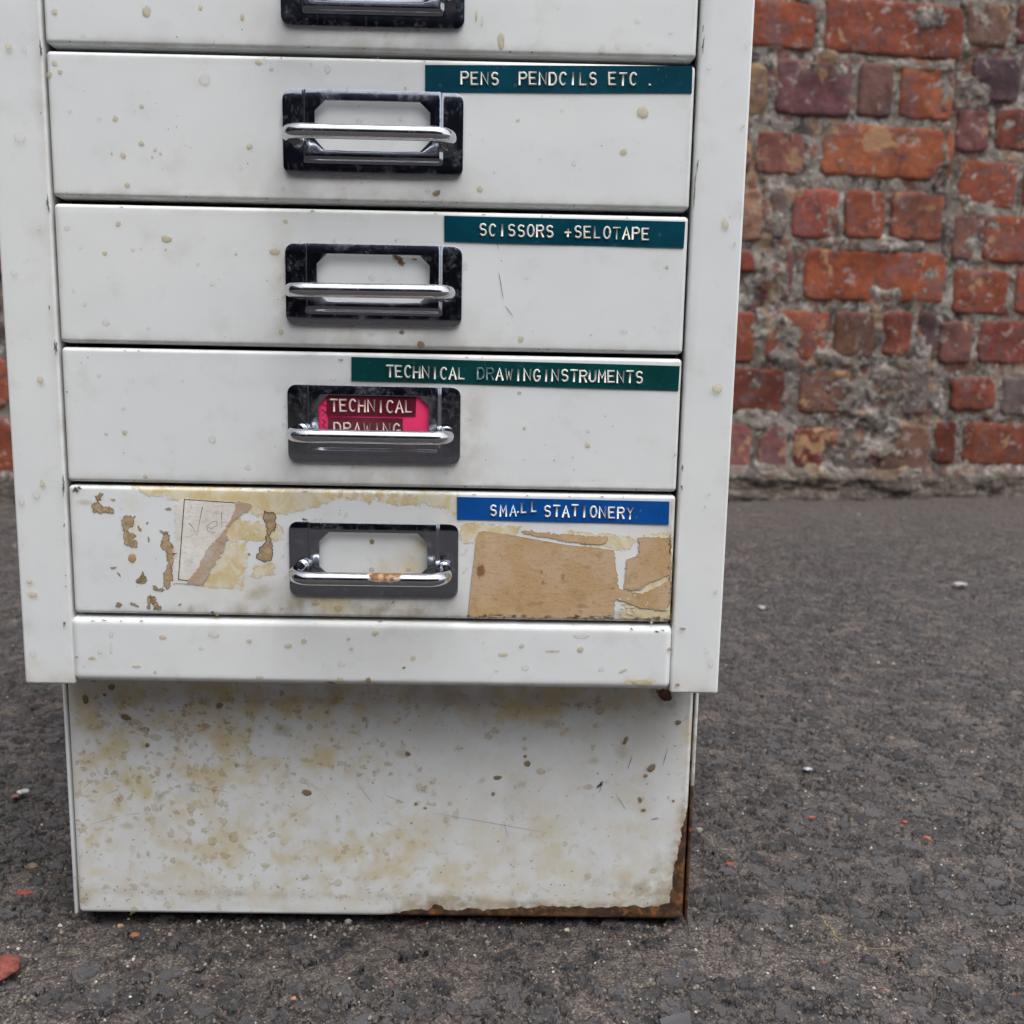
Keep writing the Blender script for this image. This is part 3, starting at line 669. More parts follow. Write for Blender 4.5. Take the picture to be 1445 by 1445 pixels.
def tube(name, path, r, seg=16, closed=False):
    V = []; F = []; n = len(path); up = Vector((0, 0, 1))
    for i, p in enumerate(path):
        t = (path[min(i + 1, n - 1)] - path[max(i - 1, 0)]).normalized(); a = t.cross(up)
        if a.length < 1e-4: a = Vector((1, 0, 0))
        a.normalize(); b = a.cross(t).normalized()
        rad = r(i / (n - 1)) if callable(r) else r
        for k in range(seg):
            q = 2 * math.pi * k / seg; V.append(p + (a * math.cos(q) + b * math.sin(q)) * rad)
    for i in range(n - 1):
        for k in range(seg): F.append([i * seg + k, i * seg + (k + 1) % seg, (i + 1) * seg + (k + 1) % seg, (i + 1) * seg + k])
    F.append(list(range(seg))[::-1]); F.append([(n - 1) * seg + k for k in range(seg)])
    return mesh(name, [tuple(v) for v in V], F)
PM = plate_mesh()
def bar_path(drop):
    x1, yo, rc = .0287, -.0190, .0065; z = -.0028
    pts = [Vector((-x1 + .001, -.0008, z)), Vector((-x1 + .0003, -.006, z))]
    for k in range(0, 9):
        a = k / 8 * math.pi / 2; pts.append(Vector((-x1 + rc - rc * math.cos(a), yo + rc - rc * math.sin(a), z)))
    for k in range(1, 10): pts.append(Vector((-x1 + rc + (2 * x1 - 2 * rc) * k / 10, yo, z)))
    for k in range(8, -1, -1):
        a = k / 8 * math.pi / 2; pts.append(Vector((x1 - rc + rc * math.cos(a), yo + rc - rc * math.sin(a), z)))
    pts += [Vector((x1 - .0003, -.006, z)), Vector((x1 - .001, -.0008, z))]
    for p in pts: p.z += drop * (-p.y) / .019
    return pts
hoff = {0: 0, 1: 0, 2: .0000, 3: 0.0, 4: -.0003, 5: -.0008}
for i in range(0, 6):
    if i in HPX: p = at(*HPX[i])
    else: p = at(*HPX[2]) + Vector((0, 0, PITCH * (2 - i))); p.z = at(*HPX[2]).z + PITCH * (2 - i); p.x = at(527, 190).x; p.z -= .0018 * (i == 1)
    pl = link('handle_plate', PM, M_CHROME, drawer[i], (p.x, -.0002, p.z))
    m = pl.modifiers.new('thick', 'SOLIDIFY'); m.thickness = .0008; m.offset = -1
    m = pl.modifiers.new('edge', 'BEVEL'); m.width = .00025; m.segments = 2; m.limit_method = 'ANGLE'; m.angle_limit = R(50)
    b = link('handle_bar', tube('handle_bar', bar_path(hoff[i]), .00258), M_BARR if i == 5 else M_BAR, drawer[i], (p.x, -.0002, p.z))
    b.rotation_euler = (0, R(random.uniform(-.3, .3)), 0)
    for sx in (-1, 1):   # swaged collars where the bar meets the plate
        ring = [Vector((sx * .0277, -.0008, -.0028)), Vector((sx * .0277, -.0019, -.0028)), Vector((sx * .0277, -.0026, -.0028))]
        link('handle_collar', tube('handle_collar', ring, lambda t: .0031 - .0006 * t), M_BAR, drawer[i], (p.x, -.0002, p.z))

# ---- embossed tapes -------------------------------------------------
def arc(cx, cy, rx, ry, a0, a1, n=8): return [(cx + rx * math.cos(R(a0 + (a1 - a0) * k / n)), cy + ry * math.sin(R(a0 + (a1 - a0) * k / n))) for k in range(n + 1)]
Sg = arc(.5, .74, .42, .26, 35, 270, 9)[:-1] + arc(.5, .25, .44, .27, 90, -145, 9)
GL = {'P': [[(0, 0), (0, 1), (.55, 1)] + arc(.55, .75, .42, .25, 90, -90, 7) + [(0, .5)]],
 'E': [[(.9, 1), (0, 1), (0, 0), (.95, 0)], [(0, .52), (.75, .52)]], 'N': [[(0, 0), (0, 1), (.95, 0), (.95, 1)]], 'S': [Sg],
 'D': [[(0, 0), (0, 1), (.45, 1)] + arc(.45, .5, .5, .5, 90, -90, 9) + [(0, 0)]], 'C': [arc(.52, .5, .48, .52, 45, 315, 12)], 'I': [[(.5, 0), (.5, 1)]],
 'L': [[(.05, 1), (.05, 0), (.9, 0)]], 'T': [[(0, 1), (1, 1)], [(.5, .97), (.5, 0)]], '.': [[(.42, .03), (.55, .03)]], 'O': [arc(.5, .5, .48, .52, 0, 360, 16)],
 'R': [[(0, 0), (0, 1), (.55, 1)] + arc(.55, .76, .4, .24, 90, -90, 7) + [(0, .52)], [(.5, .5), (.95, 0)]], '+': [[(0, .45), (.9, .45)], [(.45, .78), (.45, .12)]],
 'A': [[(0, 0), (.5, 1), (1, 0)], [(.2, .34), (.8, .34)]], 'H': [[(0, 0), (0, 1)], [(.92, 0), (.92, 1)], [(0, .5), (.92, .5)]],
 'W': [[(0, 1), (.22, 0), (.5, .75), (.78, 0), (1, 1)]], 'G': [arc(.52, .5, .48, .52, 45, 330, 12) + [(.95, .42), (.6, .42)]], 'U': [[(0, 1), (0, .3)] + arc(.46, .3, .46, .32, 180, 360, 8) + [(.92, 1)]],
 'M': [[(0, 0), (.05, 1), (.5, .3), (.95, 1), (1, 0)]], 'Y': [[(0, 1), (.48, .5), (.95, 1)], [(.48, .5), (.48, 0)]]}
def stroke(V, F, A, pts, wd, ht, press, y0):
    prof = [(-1, 0), (-.82, .55), (-.42, .95), (0, 1.05), (.42, .95), (.82, .55), (1, 0)]
    n = len(pts); m = len(prof); b0 = len(V)
    P = [Vector(p) for p in pts]
    for i, p in enumerate(P):
        a = (p - P[i - 1]).normalized() if i > 0 else None; c = (P[i + 1] - p).normalized() if i < n - 1 else None
        t = (a or c) if (a is None or c is None) else ((a + c).normalized() if (a + c).length > .2 else a)
        k = 1.0
        if a is not None and c is not None: k = min(1.5, 1 / max(.5, abs(t.dot(a))))
        nn = Vector((-t.y, t.x)) * k; ext = Vector((0, 0))
        if i == 0: ext = -t * wd * .5
        if i == n - 1: ext = t * wd * .5
        for (q, h) in prof:
            w_ = p + nn * q * wd + ext; V.append((w_.x, y0 - h * ht, w_.y)); A.append(press * (0.15 + .95 * h))
    for i in range(n - 1):
        for k in range(m - 1): F.append([b0 + i * m + k, b0 + i * m + k + 1, b0 + (i + 1) * m + k + 1, b0 + (i + 1) * m + k])
    F.append([b0 + k for k in range(m)]); F.append([b0 + (n - 1) * m + k for k in range(m)][::-1])
def lettering(words, parent, mat, y0, wd=.00042, ht=.00045):
    V, F, A = [], [], []; rl = random.Random(11)
    for (txt, x0, x1, yb0, yb1, cap, pressf) in words:     # photo px: first letter left, last letter right, baselines, cap height
        n = len(txt); gw = 9.4 * cap / 16; pit = (x1 - x0 - gw) / max(1, n - 1)
        for i, chh in enumerate(txt):
            xx = x0 + pit * i; yb = yb0 + (yb1 - yb0) * (i / max(1, n - 1)) + rl.uniform(-.5, .5)
            dyy = 0; pr = pressf
            if callable(pressf): pr, dyy = pressf(i)
            o = at(xx, yb - dyy); e = at(xx + gw, yb - dyy + (yb1 - yb0) / max(1, x1 - x0) * gw); tt = at(xx, yb - dyy - cap)
            ex = Vector((e.x - o.x, e.z - o.z)); ey = Vector((0, tt.z - o.z))
            for si, stx in enumerate(GL[chh]):
                stroke(V, F, A, [Vector((o.x, o.z)) + ex * p[0] + ey * p[1] for p in stx], wd, ht - si * .00002, pr * rl.uniform(.88, 1.05), y0)
    me = mesh('lettering', V, F); fattr(me, 'press', A); return link('lettering', me, mat, parent)
def tape(corners, parent, mat, th=.0003, y0=-.0001, name='label_tape'):
    P = [at(*c) for c in corners]   # TL TR BR BL
    n = 24; V = []; F = []
    for k in range(n + 1):
        t = k / n; a = P[0].lerp(P[1], t); b = P[3].lerp(P[2], t); w_ = .00008 * math.sin(t * 9 + P[0].z * 70)
        for (q, yy) in ((b, y0), (b, y0 - th + w_), (a, y0 - th - w_), (a, y0)): V.append((q.x, yy, q.z))
    for k in range(n):
        for j in range(3): F.append([k * 4 + j, k * 4 + j + 1, k * 4 + 5 + j, k * 4 + 4 + j])
    F.append([0, 1, 2, 3]); F.append([n * 4 + 3, n * 4 + 2, n * 4 + 1, n * 4])
    return link(name, mesh(name, V, F, False), mat, parent)
YT = -.00042
t = tape([(600, 92), (977, 93.6), (976, 131.6), (600, 130.5)], drawer[2], M_TEAL); tag(t, 'dark teal label tape reading PENS PENDCILS ETC .')
lettering([('PENS', 651, 703, 119, 120, 16.5, 1), ('PENDCILS', 733, 841, 119.5, 120.5, 16.5, 1), ('ETC', 859, 898, 120.5, 120.5, 16.5, 1), ('.', 912, 922, 121, 121, 16, 1.1)], drawer[2], M_LT, YT)
t = tape([(627, 304.5), (967, 313), (964.5, 350), (627, 341)], drawer[3], M_TEAL); tag(t, 'dark teal label tape reading SCISSORS +SELOTAPE')
lettering([('SCISSORS', 677, 780, 332, 335, 15.5, 1), ('+SELOTAPE', 797, 915, 335, 338, 15.5, lambda i: ((1, 0) if i not in (5,) else (.6, 0)))], drawer[3], M_LT, YT)
t = tape([(496, 503.7), (959, 516.5), (957, 551.5), (496, 537)], drawer[4], M_GREEN); tag(t, 'dark green label tape reading TECHNICAL DRAWINGINSTRUMENTS')
lettering([('TECHNICAL', 546, 656, 531.5, 535, 15.5, 1), ('DRAWINGINSTRUMENTS', 674, 906, 535.5, 540, 15.5, lambda i: ((.30 if i < 2 else 1), 0))], drawer[4], M_LT, YT)
t = tape([(645, 701), (944.5, 707.6), (943.5, 740), (645, 733)], drawer[5], M_BLUE); tag(t, 'bright blue label tape reading SMALL STATIONERY')
lettering([('SMA', 692, 728, 727, 727.5, 14, lambda i: ((1, .8, .55)[i], 0)), ('.', 727, 735, 723, 723, 14, 1), ('LL', 735, 757, 723, 722, 13, 1), ('STATIONERY', 768, 893, 728, 731, 14.5, lambda i: (1 if i not in (8, 9) else .9, 1.5 if i == 3 else 0))], drawer[5], M_LB, YT)
# pink card and burgundy tapes in the fourth handle
pc = at(528.5, 599)
card = link('card', box_mesh('card', pc.x - .0228, pc.x + .0232, -.0016, -.0013, pc.z - .0085, pc.z + .0125, .00005), M_PINK, drawer[4]); tag(card, 'hot pink card slotted in the handle window')
t = tape([(462, 556), (588, 559), (587, 587), (462, 586)], drawer[4], M_BURG, .00025, -.0017); tag(t, 'burgundy label tape reading TECHNICAL')
t = tape([(464, 588), (569, 590), (569, 617), (464, 616)], drawer[4], M_BURG, .00025, -.0017); tag(t, 'burgundy label tape reading DRAWING')
lettering([('TECHNICAL', 468, 582, 579.5, 581.5, 16, .9), ('DRAWING', 473, 565, 612, 613, 15.5, .85)], drawer[4], M_LR, -.00195)
ink = []; 
V, F, A = [], [], []
for pts in ([(455, 578), (461, 582), (456, 586)], [(457, 592), (460, 596), (456, 600), (461, 603)], [(456, 570), (461, 573)]):
    stroke(V, F, A, [Vector((at(*p).x, at(*p).z)) for p in pts], .00022, .00006, 1, -.00162)
link('card_writing', mesh('card_writing', V, F), M_INK, drawer[4])

# ---- torn papers on the lowest drawer ------------------------------------
def ragged(px, jag, seed, step=2.0, smooth_edges=()):
    rg = random.Random(seed); out = []; n = len(px)
    for i in range(n):
        a, b = px[i], px[(i + 1) % n]; L = math.hypot(b[0] - a[0], b[1] - a[1]); k = max(1, int(L / step)); jg = .15 if i in smooth_edges else jag
        for q in range(k):
            t = q / k; f = 0 if q == 0 else 1
            out.append((a[0] + (b[0] - a[0]) * t + rg.gauss(0, jg) * f, a[1] + (b[1] - a[1]) * t + rg.gauss(0, jg) * f))
    return out
def sheet(name, px, parent, mat, th=.00016, y0=-.00005, edge_w=3.0, Yp=0.0):
    # thin torn sheet: outer outline, an inner inset loop (for the dirty edge) and a tessellated middle
    P = [Vector((at(x, y, Yp).x, at(x, y, Yp).z, 0)) for x, y in px]; n = len(P)
    area = sum(P[i].x * P[(i + 1) % n].y - P[(i + 1) % n].x * P[i].y for i in range(n))
    if area < 0: P = P[::-1]
    V = []; F = []; E = []
    for p in P: V.append((p.x, y0 + .0001, p.y)); E.append(1)
    for p in P: V.append((p.x, y0 - th, p.y)); E.append(1)
    tri = tessellate_polygon([P])
    me_b = bmesh.new(); vs = [me_b.verts.new(q) for q in V]
    for i in range(n): me_b.faces.new([vs[i], vs[(i + 1) % n], vs[n + (i + 1) % n], vs[n + i]])
    top = []
    for tr in tri:
        try: top.append(me_b.faces.new([vs[n + k] for k in tr]))
        except ValueError: pass
    # refine the face so the edge attribute can fall off inwards
    me_b.normal_update()
    me_ = bpy.data.meshes.new(name); me_b.to_mesh(me_)
    me_b.free()
    fattr(me_, 'edge', [0.0] * len(me_.vertices))
    o = link(name, me_, mat, parent); return o
def outline(px, parent, wpx, mat, y0, name='torn_edge', closed=True, Yp=0.0):
    V, F, A = [], [], []; P = [Vector((at(x, y, Yp).x, at(x, y, Yp).z)) for x, y in px]
    if closed: P = P + [P[0]]
    stroke(V, F, A, P, wpx * .000137, .00008, 1, y0)
    return link(name, mesh(name, V, F), mat, parent)
M_EDGE = mat_simple('dirty_torn_edge', (.13, .085, .045), .9, nscale=900, var=.6)
D5 = drawer[5]
bp = ragged([(672, 760), (676, 751), (682, 749.5), (720, 755), (760, 762), (800, 769), (840, 773), (866, 776), (869, 800), (872, 820), (873, 831), (895, 836), (905, 838), (940, 822), (946, 814), (946, 850), (938, 862), (905, 858), (880, 848), (868, 846), (866, 868), (820, 872), (740, 872), (660, 870), (665, 820)], .8, 1, 2.2, (0, 1, 2, 3, 4, 5, 6, 23, 24))
tag(sheet('torn_label', bp, D5, M_BROWNP), 'large brown torn paper label with a rust spot'); outline(bp, D5, .28, M_EDGE, -.00018)
bp2 = ragged([(736, 749), (770, 752), (820, 756), (857, 757), (855, 766), (846, 769), (800, 764), (765, 757), (740, 754)], .9, 2, 2.0)
sheet('torn_label', bp2, D5, M_BROWNP); outline(bp2, D5, .28, M_EDGE, -.00018)
bp3 = ragged([(900, 758.5), (945, 759), (946, 800), (946, 811), (935, 815), (915, 823), (903, 832), (890, 833), (880, 830), (883, 805), (884, 790), (895, 786), (903, 780)], .8, 3, 2.0)
sheet('torn_label', bp3, D5, M_BROWNP); outline(bp3, D5, .28, M_EDGE, -.00018)
wp = ragged([(247, 712), (259, 704), (335, 709), (330, 730), (318, 748), (305, 762), (292, 782), (280, 802), (268, 824), (244, 823), (247, 800), (245, 780), (248, 745)], .8, 4, 2.2, (1,))
tag(sheet('paper_scrap', wp, D5, M_WHITEP, y0=-.00006), 'torn off-white paper with faint pencil letters'); 
wp2 = ragged([(334, 708), (352, 710), (356, 714), (345, 724), (331, 733), (318, 748), (322, 757), (317, 775), (300, 800), (288, 825), (262, 824), (272, 812), (282, 798), (284, 790), (296, 770), (305, 761), (316, 748), (327, 731), (332, 718)], .9, 5, 2.0)
tag(sheet('paper_scrap', wp2, D5, M_BACKP, y0=-.00012), 'fibrous brown torn edge of the paper'); 
V, F, A = [], [], []
def pen(pts, wd): stroke(V, F, A, [Vector((at(*p).x, at(*p).z)) for p in pts], wd, .00004, 1, -.00023)
pen([(333, 709.5), (260.5, 704.5), (252, 817.5), (266, 819.5)], .00018)
link('printed_border', mesh('printed_border', V, F), M_INK, D5)
V, F, A = [], [], []
for pts in ([(267, 738), (273, 745), (278, 755), (286, 715)], [(292, 742), (300, 736), (306, 735), (307, 741), (298, 746), (292, 742), (294, 750), (304, 751)], [(313, 723), (313, 745)], [(312, 738), (318, 736), (322, 738)]):
    pen([(p[0], p[1]) for p in pts], .00012)
link('pencil_writing', mesh('pencil_writing', V, F), M_PENCIL, D5)

# ---- drips, spots, chips ----------------------------------------------
class Spots:
    def __init__(s, parent, name='dried_drips', Yp=0.0):
        s.V = []; s.F = []; s.C = []; s.A = []; s.p = parent; s.Yp = Yp; s.n = 0; s.name = name
    def add(s, px, py, rx, ry=None, rot=0, ctr=(.66, .60, .46), rim=(.45, .33, .17), ac=.55, ar=.9, jag=.07, soft=False, dome=.000035, seed=None):
        ry = ry or rx; rx *= .9; ry *= .9; c = at(px, py, s.Yp); k = (s.Yp - CAM.y) / FPX; rg = random.Random(int(px * 31 + py * 7)); N = (44 if jag > .15 else 26) if max(rx, ry) > 2.5 else 14
        ph = [rg.uniform(0, 6.28) for _ in range(5)]
        rad = [1 + jag * (math.sin(2 * math.pi * i / N * 2 + ph[0]) + .7 * math.sin(2 * math.pi * i / N * 3 + ph[1]) + .6 * math.sin(2 * math.pi * i / N * 5 + ph[2]) + .6 * math.sin(2 * math.pi * i / N * 8 + ph[3])) + (rg.gauss(0, .09) if jag > .15 else 0) for i in range(N)]
        b = len(s.V); y0 = s.Yp - .00016 - (s.n % 40) * .000004; s.n += 1
        rings = [(0, ctr, ac, 1), (.62, ctr, ac, .95), (.86, rim, ar, .7), (.97, rim, ar * .8, .3), (1.08, rim, 0, 0)] if not soft else [(0, ctr, ac, 1), (.4, ctr, ac * .8, 1), (.75, ctr, ac * .35, 1), (1.0, ctr, 0, 1)]
        cr, sr = math.cos(R(rot)), math.sin(R(rot))
        for (q, col, al, hh) in rings:
            m = 1 if q == 0 else N
            for i in range(m):
                a = 2 * math.pi * i / N; f = rad[i] * q; X_ = math.cos(a) * rx * f; Z_ = math.sin(a) * ry * f
                X2 = X_ * cr - Z_ * sr; Z2 = X_ * sr + Z_ * cr
                s.V.append((c.x + X2 * k, y0 - dome * hh * (0 if soft else 1), c.z + Z2 * k)); s.C.append((*col, 1)); s.A.append(al * ((.72 - .34 * math.sin(a)) if q > .7 and not soft and jag < .15 else 1))
        for i in range(N): s.F.append([b, b + 1 + i, b + 1 + (i + 1) % N])
        for r_ in range(len(rings) - 2):
            o = b + 1 + r_ * N
            for i in range(N): s.F.append([o + i, o + N + i, o + N + (i + 1) % N, o + (i + 1) % N])
    def line(s, x0, y0, x1, y1, wpx=.6, col=(.15, .14, .14), a=.7):
        L = math.hypot(x1 - x0, y1 - y0); s.add((x0 + x1) / 2, (y0 + y1) / 2, L / 2, wpx, -math.degrees(math.atan2(y1 - y0, x1 - x0)), col, col, a, a, .1, dome=.00001)
    def build(s):
        me = mesh(s.name, s.V, s.F); cattr(me, 'tint', s.C); fattr(me, 'cover', s.A)
        o = link(s.name, me, M_STAIN, s.p); o['kind'] = 'stuff'; return o
DROP = dict(ctr=(.70, .61, .38), rim=(.56, .44, .22), ac=.5, ar=.75)
RING = dict(ctr=(.70, .69, .62), rim=(.56, .51, .36), ac=.15, ar=.42)
BRNS = dict(ctr=(.34, .22, .10), rim=(.16, .09, .04), ac=.85, ar=.9)
CHIP = dict(ctr=(.38, .29, .16), rim=(.24, .17, .085), ac=.97, ar=.9, jag=.22, dome=.00001)
BLK = dict(ctr=(.05, .045, .04), rim=(.10, .09, .08), ac=.85, ar=.6, jag=.3, dome=.00001)
S = {i: Spots(drawer[i]) for i in (1, 2, 3, 4, 5)}
def a(i, lst, **kw):
    for t_ in lst:
        S[i].add(t_[0], t_[1], t_[2], t_[3] if len(t_) > 3 else None, t_[4] if len(t_) > 4 else 0, **kw)
a(1, [(77, 16, 4.5), (207, 16, 6.5, 7.5), (283, 11, 3.2, 3.6), (342, 24, 3, 5), (302, 60, 1.6, 2.6), (250, 52, 1.5), (707, 58, 5, 12), (672, 22, 1.5, 9)], **DROP)
a(1, [(118, 50, 3), (900, 30, 4), (872, 66, 4), (850, 70, 5), (946, 46, 3), (680, 30, 2, 8)], **RING)
a(2, [(77, 89, 4.2), (69, 105, 4.5, 5), (85, 101, 3.8), (163, 167, 4), (200, 150, 3.2), (200, 202, 4), (219, 211, 2.7), (174, 219, 4.3), (227, 216, 2.3), (215, 221, 2), (158, 216, 2), (180, 261, 4), (352, 206, 4.2), (365, 88, 5, 3), (383, 97, 3.5, 2.8, 30),
      (907, 158, 9, 8), (880, 214, 5), (731, 169, 2.8), (677, 267, 4.4), (572, 124, 2, 3)], **DROP)
a(2, [(340, 236, 3), (462, 98, 4.5, 7), (400, 266, 3), (95, 272, 2.6), (289, 112, 9, 8), (681, 197, 2), (604, 268, 4), (627, 285, 4), (810, 230, 4), (507, 172, 4.5), (565, 168, 3.4)], **RING)
a(2, [(616, 272, 6, 4, 20), (533, 82, 2.5, 1.6)], **BRNS)
a(3, [(167, 316, 4), (235, 337, 8, 5), (148, 357, 3.6), (234, 352, 2.2), (388, 355, 8, 5), (403, 312, 3.6), (333, 358, 2.5), (941, 377, 2.8), (397, 468, 4), (735, 478, 4, 5), (600, 455, 3)], **DROP)
a(3, [(95, 322, 4), (300, 400, 4), (150, 455, 5), (210, 463, 3), (120, 430, 3), (657, 375, 3, 7), (880, 468, 6, 3), (524, 392, 4, 4.5), (548, 394, 2.6)], **RING)
a(3, [(567, 468, 4.2, 3), (594, 486, 5.5, 6), (585, 366, 5, 1.5)], **BRNS)
S[3].add(563, 366, 11, 5, -40, ctr=(.20, .07, .03), rim=(.33, .18, .09), ac=.9, ar=.7, jag=.2)
S[3].line(703, 380, 711, 424, .7); S[3].line(711, 430, 726, 448, .6); S[3].line(700, 340, 704, 352, .5)
a(4, [(176, 610, 4), (733, 554, 3), (740, 604, 2.8), (829, 628, 4.2), (782, 649, 2), (814, 687, 3, 2.5), (810, 662, 1.5), (205, 672, 3.5), (150, 612, 2.5)], **DROP)
a(4, [(830, 608, 3.5), (350, 660, 5, 4), (175, 576, 3.4), (630, 666, 3.4), (140, 530, 3), (300, 620, 6), (470, 535, 5, 2.5)], **RING)
S[4].add(953, 641, 2.2, 2.6, ctr=(.75, .80, .85), rim=(.5, .55, .6), ac=.9, ar=.7); a(4, [(481, 508, 3, 1.2), (95, 553, 1, 1.4)], **BLK)
# lowest drawer: chips of missing paint and glue
a(5, [(140, 701, 5, 6, -30), (197, 746, 2.5, 4, 30), (190, 729, 2, 1.5), (210, 761, 1.5, 4), (208, 738, 2, 1.6), (199, 818, 6, 4, 30), (202, 812, 3, 5), (196, 819, 5, 3, 40),
      (220, 830, 6, 3, -30), (228, 832, 5, 2.5, 30), (168, 853, 6, 3.2), (190, 853, 6, 2.5, -25), (215, 847, 3, 7, 10), (222, 857, 5, 3), (214, 842, 5, 2), (238, 718, 4, 2.4), (168, 810, 3.5, 1.5, -40), (160, 801, 4, 2), (254, 853, 2.6, 1.8), (306, 867, 4, 2.6), (352, 782, 2, 1.5), (230, 751, 6, 1.5, -20), (160, 705, 3, 1.5)], **CHIP)
a(5, [(187, 787, 6, 8, -20)], ctr=(.60, .36, .16), rim=(.48, .24, .09), ac=.8, ar=.95)
M_CHIP = mat_simple('bare_primer', (.40, .295, .17), .85, nscale=500, var=.3)
M_CHIPE = mat_simple('dark_chip_edge', (.09, .06, .035), .9, nscale=900, var=.6)
for k_, (pts_, ow_) in enumerate([([(373, 721), (377, 724), (386, 723), (389, 728), (388, 735), (388, 745), (383, 750), (380, 757), (384, 768), (385, 780), (383, 790), (373, 793), (362, 787), (366, 776), (374, 766), (377, 752), (376, 738), (372, 730)], 1.1),
    ([(130, 711), (140, 709), (146, 716), (153, 716), (160, 718), (160, 724), (148, 722), (143, 724), (132, 722)], .5),
    ([(174, 729), (184, 727), (189, 731), (188, 742), (181, 745), (180, 750), (189, 753), (192, 757), (187, 760), (195, 766), (194, 772), (185, 772), (178, 768), (175, 760), (172, 740)], .45),
    ([(231, 751), (238, 750), (240, 765), (246, 775), (247, 785), (241, 800), (244, 815), (238, 830), (231, 826), (232, 808), (238, 795), (235, 780), (227, 770), (229, 765)], .45),
    ([(194, 822), (200, 813), (205, 812), (208, 819), (203, 823), (198, 824)], .4), ([(209, 842), (219, 842), (220, 850), (228, 857), (227, 861), (217, 859), (216, 848), (213, 846), (212, 858), (208, 858)], .4)]):
    rgd = ragged(pts_, 1.0, 40 + k_, 1.6)
    sheet('paint_chip', rgd, D5, M_CHIP, .00006, -.00012)
    outline(rgd, D5, ow_, M_CHIPE, -.00016, 'chip_edge')
a(5, [(456, 745, 7.5, 6.5)], ctr=(.40, .33, .17), rim=(.22, .18, .09), ac=.85, ar=.9)
a(5, [(525, 764, 4.5), (525, 803, 4), (577, 803, 3), (478, 857, 7, 6), (398, 858, 3), (446, 850, 6, 4)], **DROP)
a(5, [(525, 764, 3.0)], **BRNS); a(5, [(430, 733, 4, 1.6), (300, 864, 3, 2), (484, 831, 5, 2.5), (247, 781, 3, 1.4), (107, 691, 6, 3), (112, 688, 4, 2)], **BLK)
for k_ in range(60):
    x_ = random.uniform(660, 945); S[5].add(x_, 870 + (x_ - 660) * .012 + random.uniform(-3, 1.5), random.uniform(1.5, 7), random.uniform(.8, 2.6), 0, (.16, .10, .05), (.22, .14, .07), random.uniform(.3, .8), .4, .22, dome=.00001)
for k_ in range(40):
    x_ = 946 + random.gauss(0, 1.5); S[5].add(x_, random.uniform(755, 872), random.uniform(.6, 2), random.uniform(1, 5), 0, (.22, .15, .08), (.26, .18, .1), .6, .4, .22, dome=.00001)
for k_ in range(22): S[5].add(random.gauss(800, 60), random.gauss(835, 22), random.uniform(3, 14), random.uniform(2, 6), 0, (.40, .25, .10), ac=random.uniform(.1, .3), soft=True)
for k_ in range(26): S[5].add(random.uniform(875, 945), random.gauss(862, 8), random.uniform(1, 4), random.uniform(.8, 2.4), 0, (.80, .79, .74), (.7, .66, .56), .9, .8, .22)
S[5].line(552, 853, 557, 847, 1.2); a(5, [(120, 708, 16, 6), (365, 836, 30, 12, 20), (270, 860, 8, 10)], ctr=(.55, .46, .30), ac=.35, soft=True)
rs = random.Random(77)
for i in (1, 2, 3, 4, 5):
    for k in range(27):     # tiny ticks and specks
        x = rs.uniform(-.116, .116); z = rs.uniform(z_bot[i] + .002, z_top[i] - .002)
        P_ = cam  # photo pixel of that point, for the shared spot function
        d_ = RM.transposed() @ (Vector((x, 0, z)) - CAM); px_, py_ = 722.5 + FPX * d_.x / -d_.z, 722.5 - FPX * d_.y / -d_.z
        if 395 < px_ < 660 and k % 2: continue
        if 600 < px_ < 975 and (z_top[i] - z) < .014: continue
        if k % 3 == 0: S[i].line(px_, py_, px_ + rs.uniform(-6, 6), py_ + rs.uniform(-7, 7), rs.uniform(.25, .45), a=.4)
        elif k % 3 == 1: S[i].add(px_, py_, rs.uniform(.6, 1.3), ctr=(.2, .18, .15), rim=(.3, .28, .24), ac=.6, ar=.4, dome=.00001)
        else: S[i].add(px_, py_, rs.uniform(1.5, 3), **RING)
    for k in range(16):     # worn nicks along the bottom and top folds
        x = rs.uniform(-.115, .115)
        for zq in (z_bot[i] + .0008, z_top[i] - .0009):
            if rs.random() < .55: continue
            d_ = RM.transposed() @ (Vector((x, 0, zq)) - CAM); px_, py_ = 722.5 + FPX * d_.x / -d_.z, 722.5 - FPX * d_.y / -d_.z
            S[i].add(px_, py_, rs.uniform(1, 3.5), rs.uniform(.5, 1.1), 0, (.10, .06, .04), (.2, .14, .1), .8, .6, .3, dome=.00001)
for i in (1, 2, 3, 4, 5):       # handled grime beside the pulls
    hx, hy = HPX[i] if i in HPX else (527, -22)
    for k in range(26):
        ang = rs.uniform(0, 6.28); px_ = hx + math.cos(ang) * 132 + rs.gauss(0, 5); py_ = hy + math.sin(ang) * 66 + rs.gauss(0, 5)
        if math.sin(ang) > .9 or abs(math.cos(ang)) > .2:
            S[i].add(px_, py_, rs.uniform(3, 10), rs.uniform(2, 5), rs.uniform(0, 90), (.42, .36, .27), ac=rs.uniform(.05, .2), soft=True)
            if k % 2: S[i].add(px_ + rs.gauss(0, 4), py_ + rs.gauss(0, 4), rs.uniform(.5, 1.1), ctr=(.16, .12, .08), rim=(.3, .24, .18), ac=.6, ar=.4, dome=.00001)
for i in S: S[i].build()

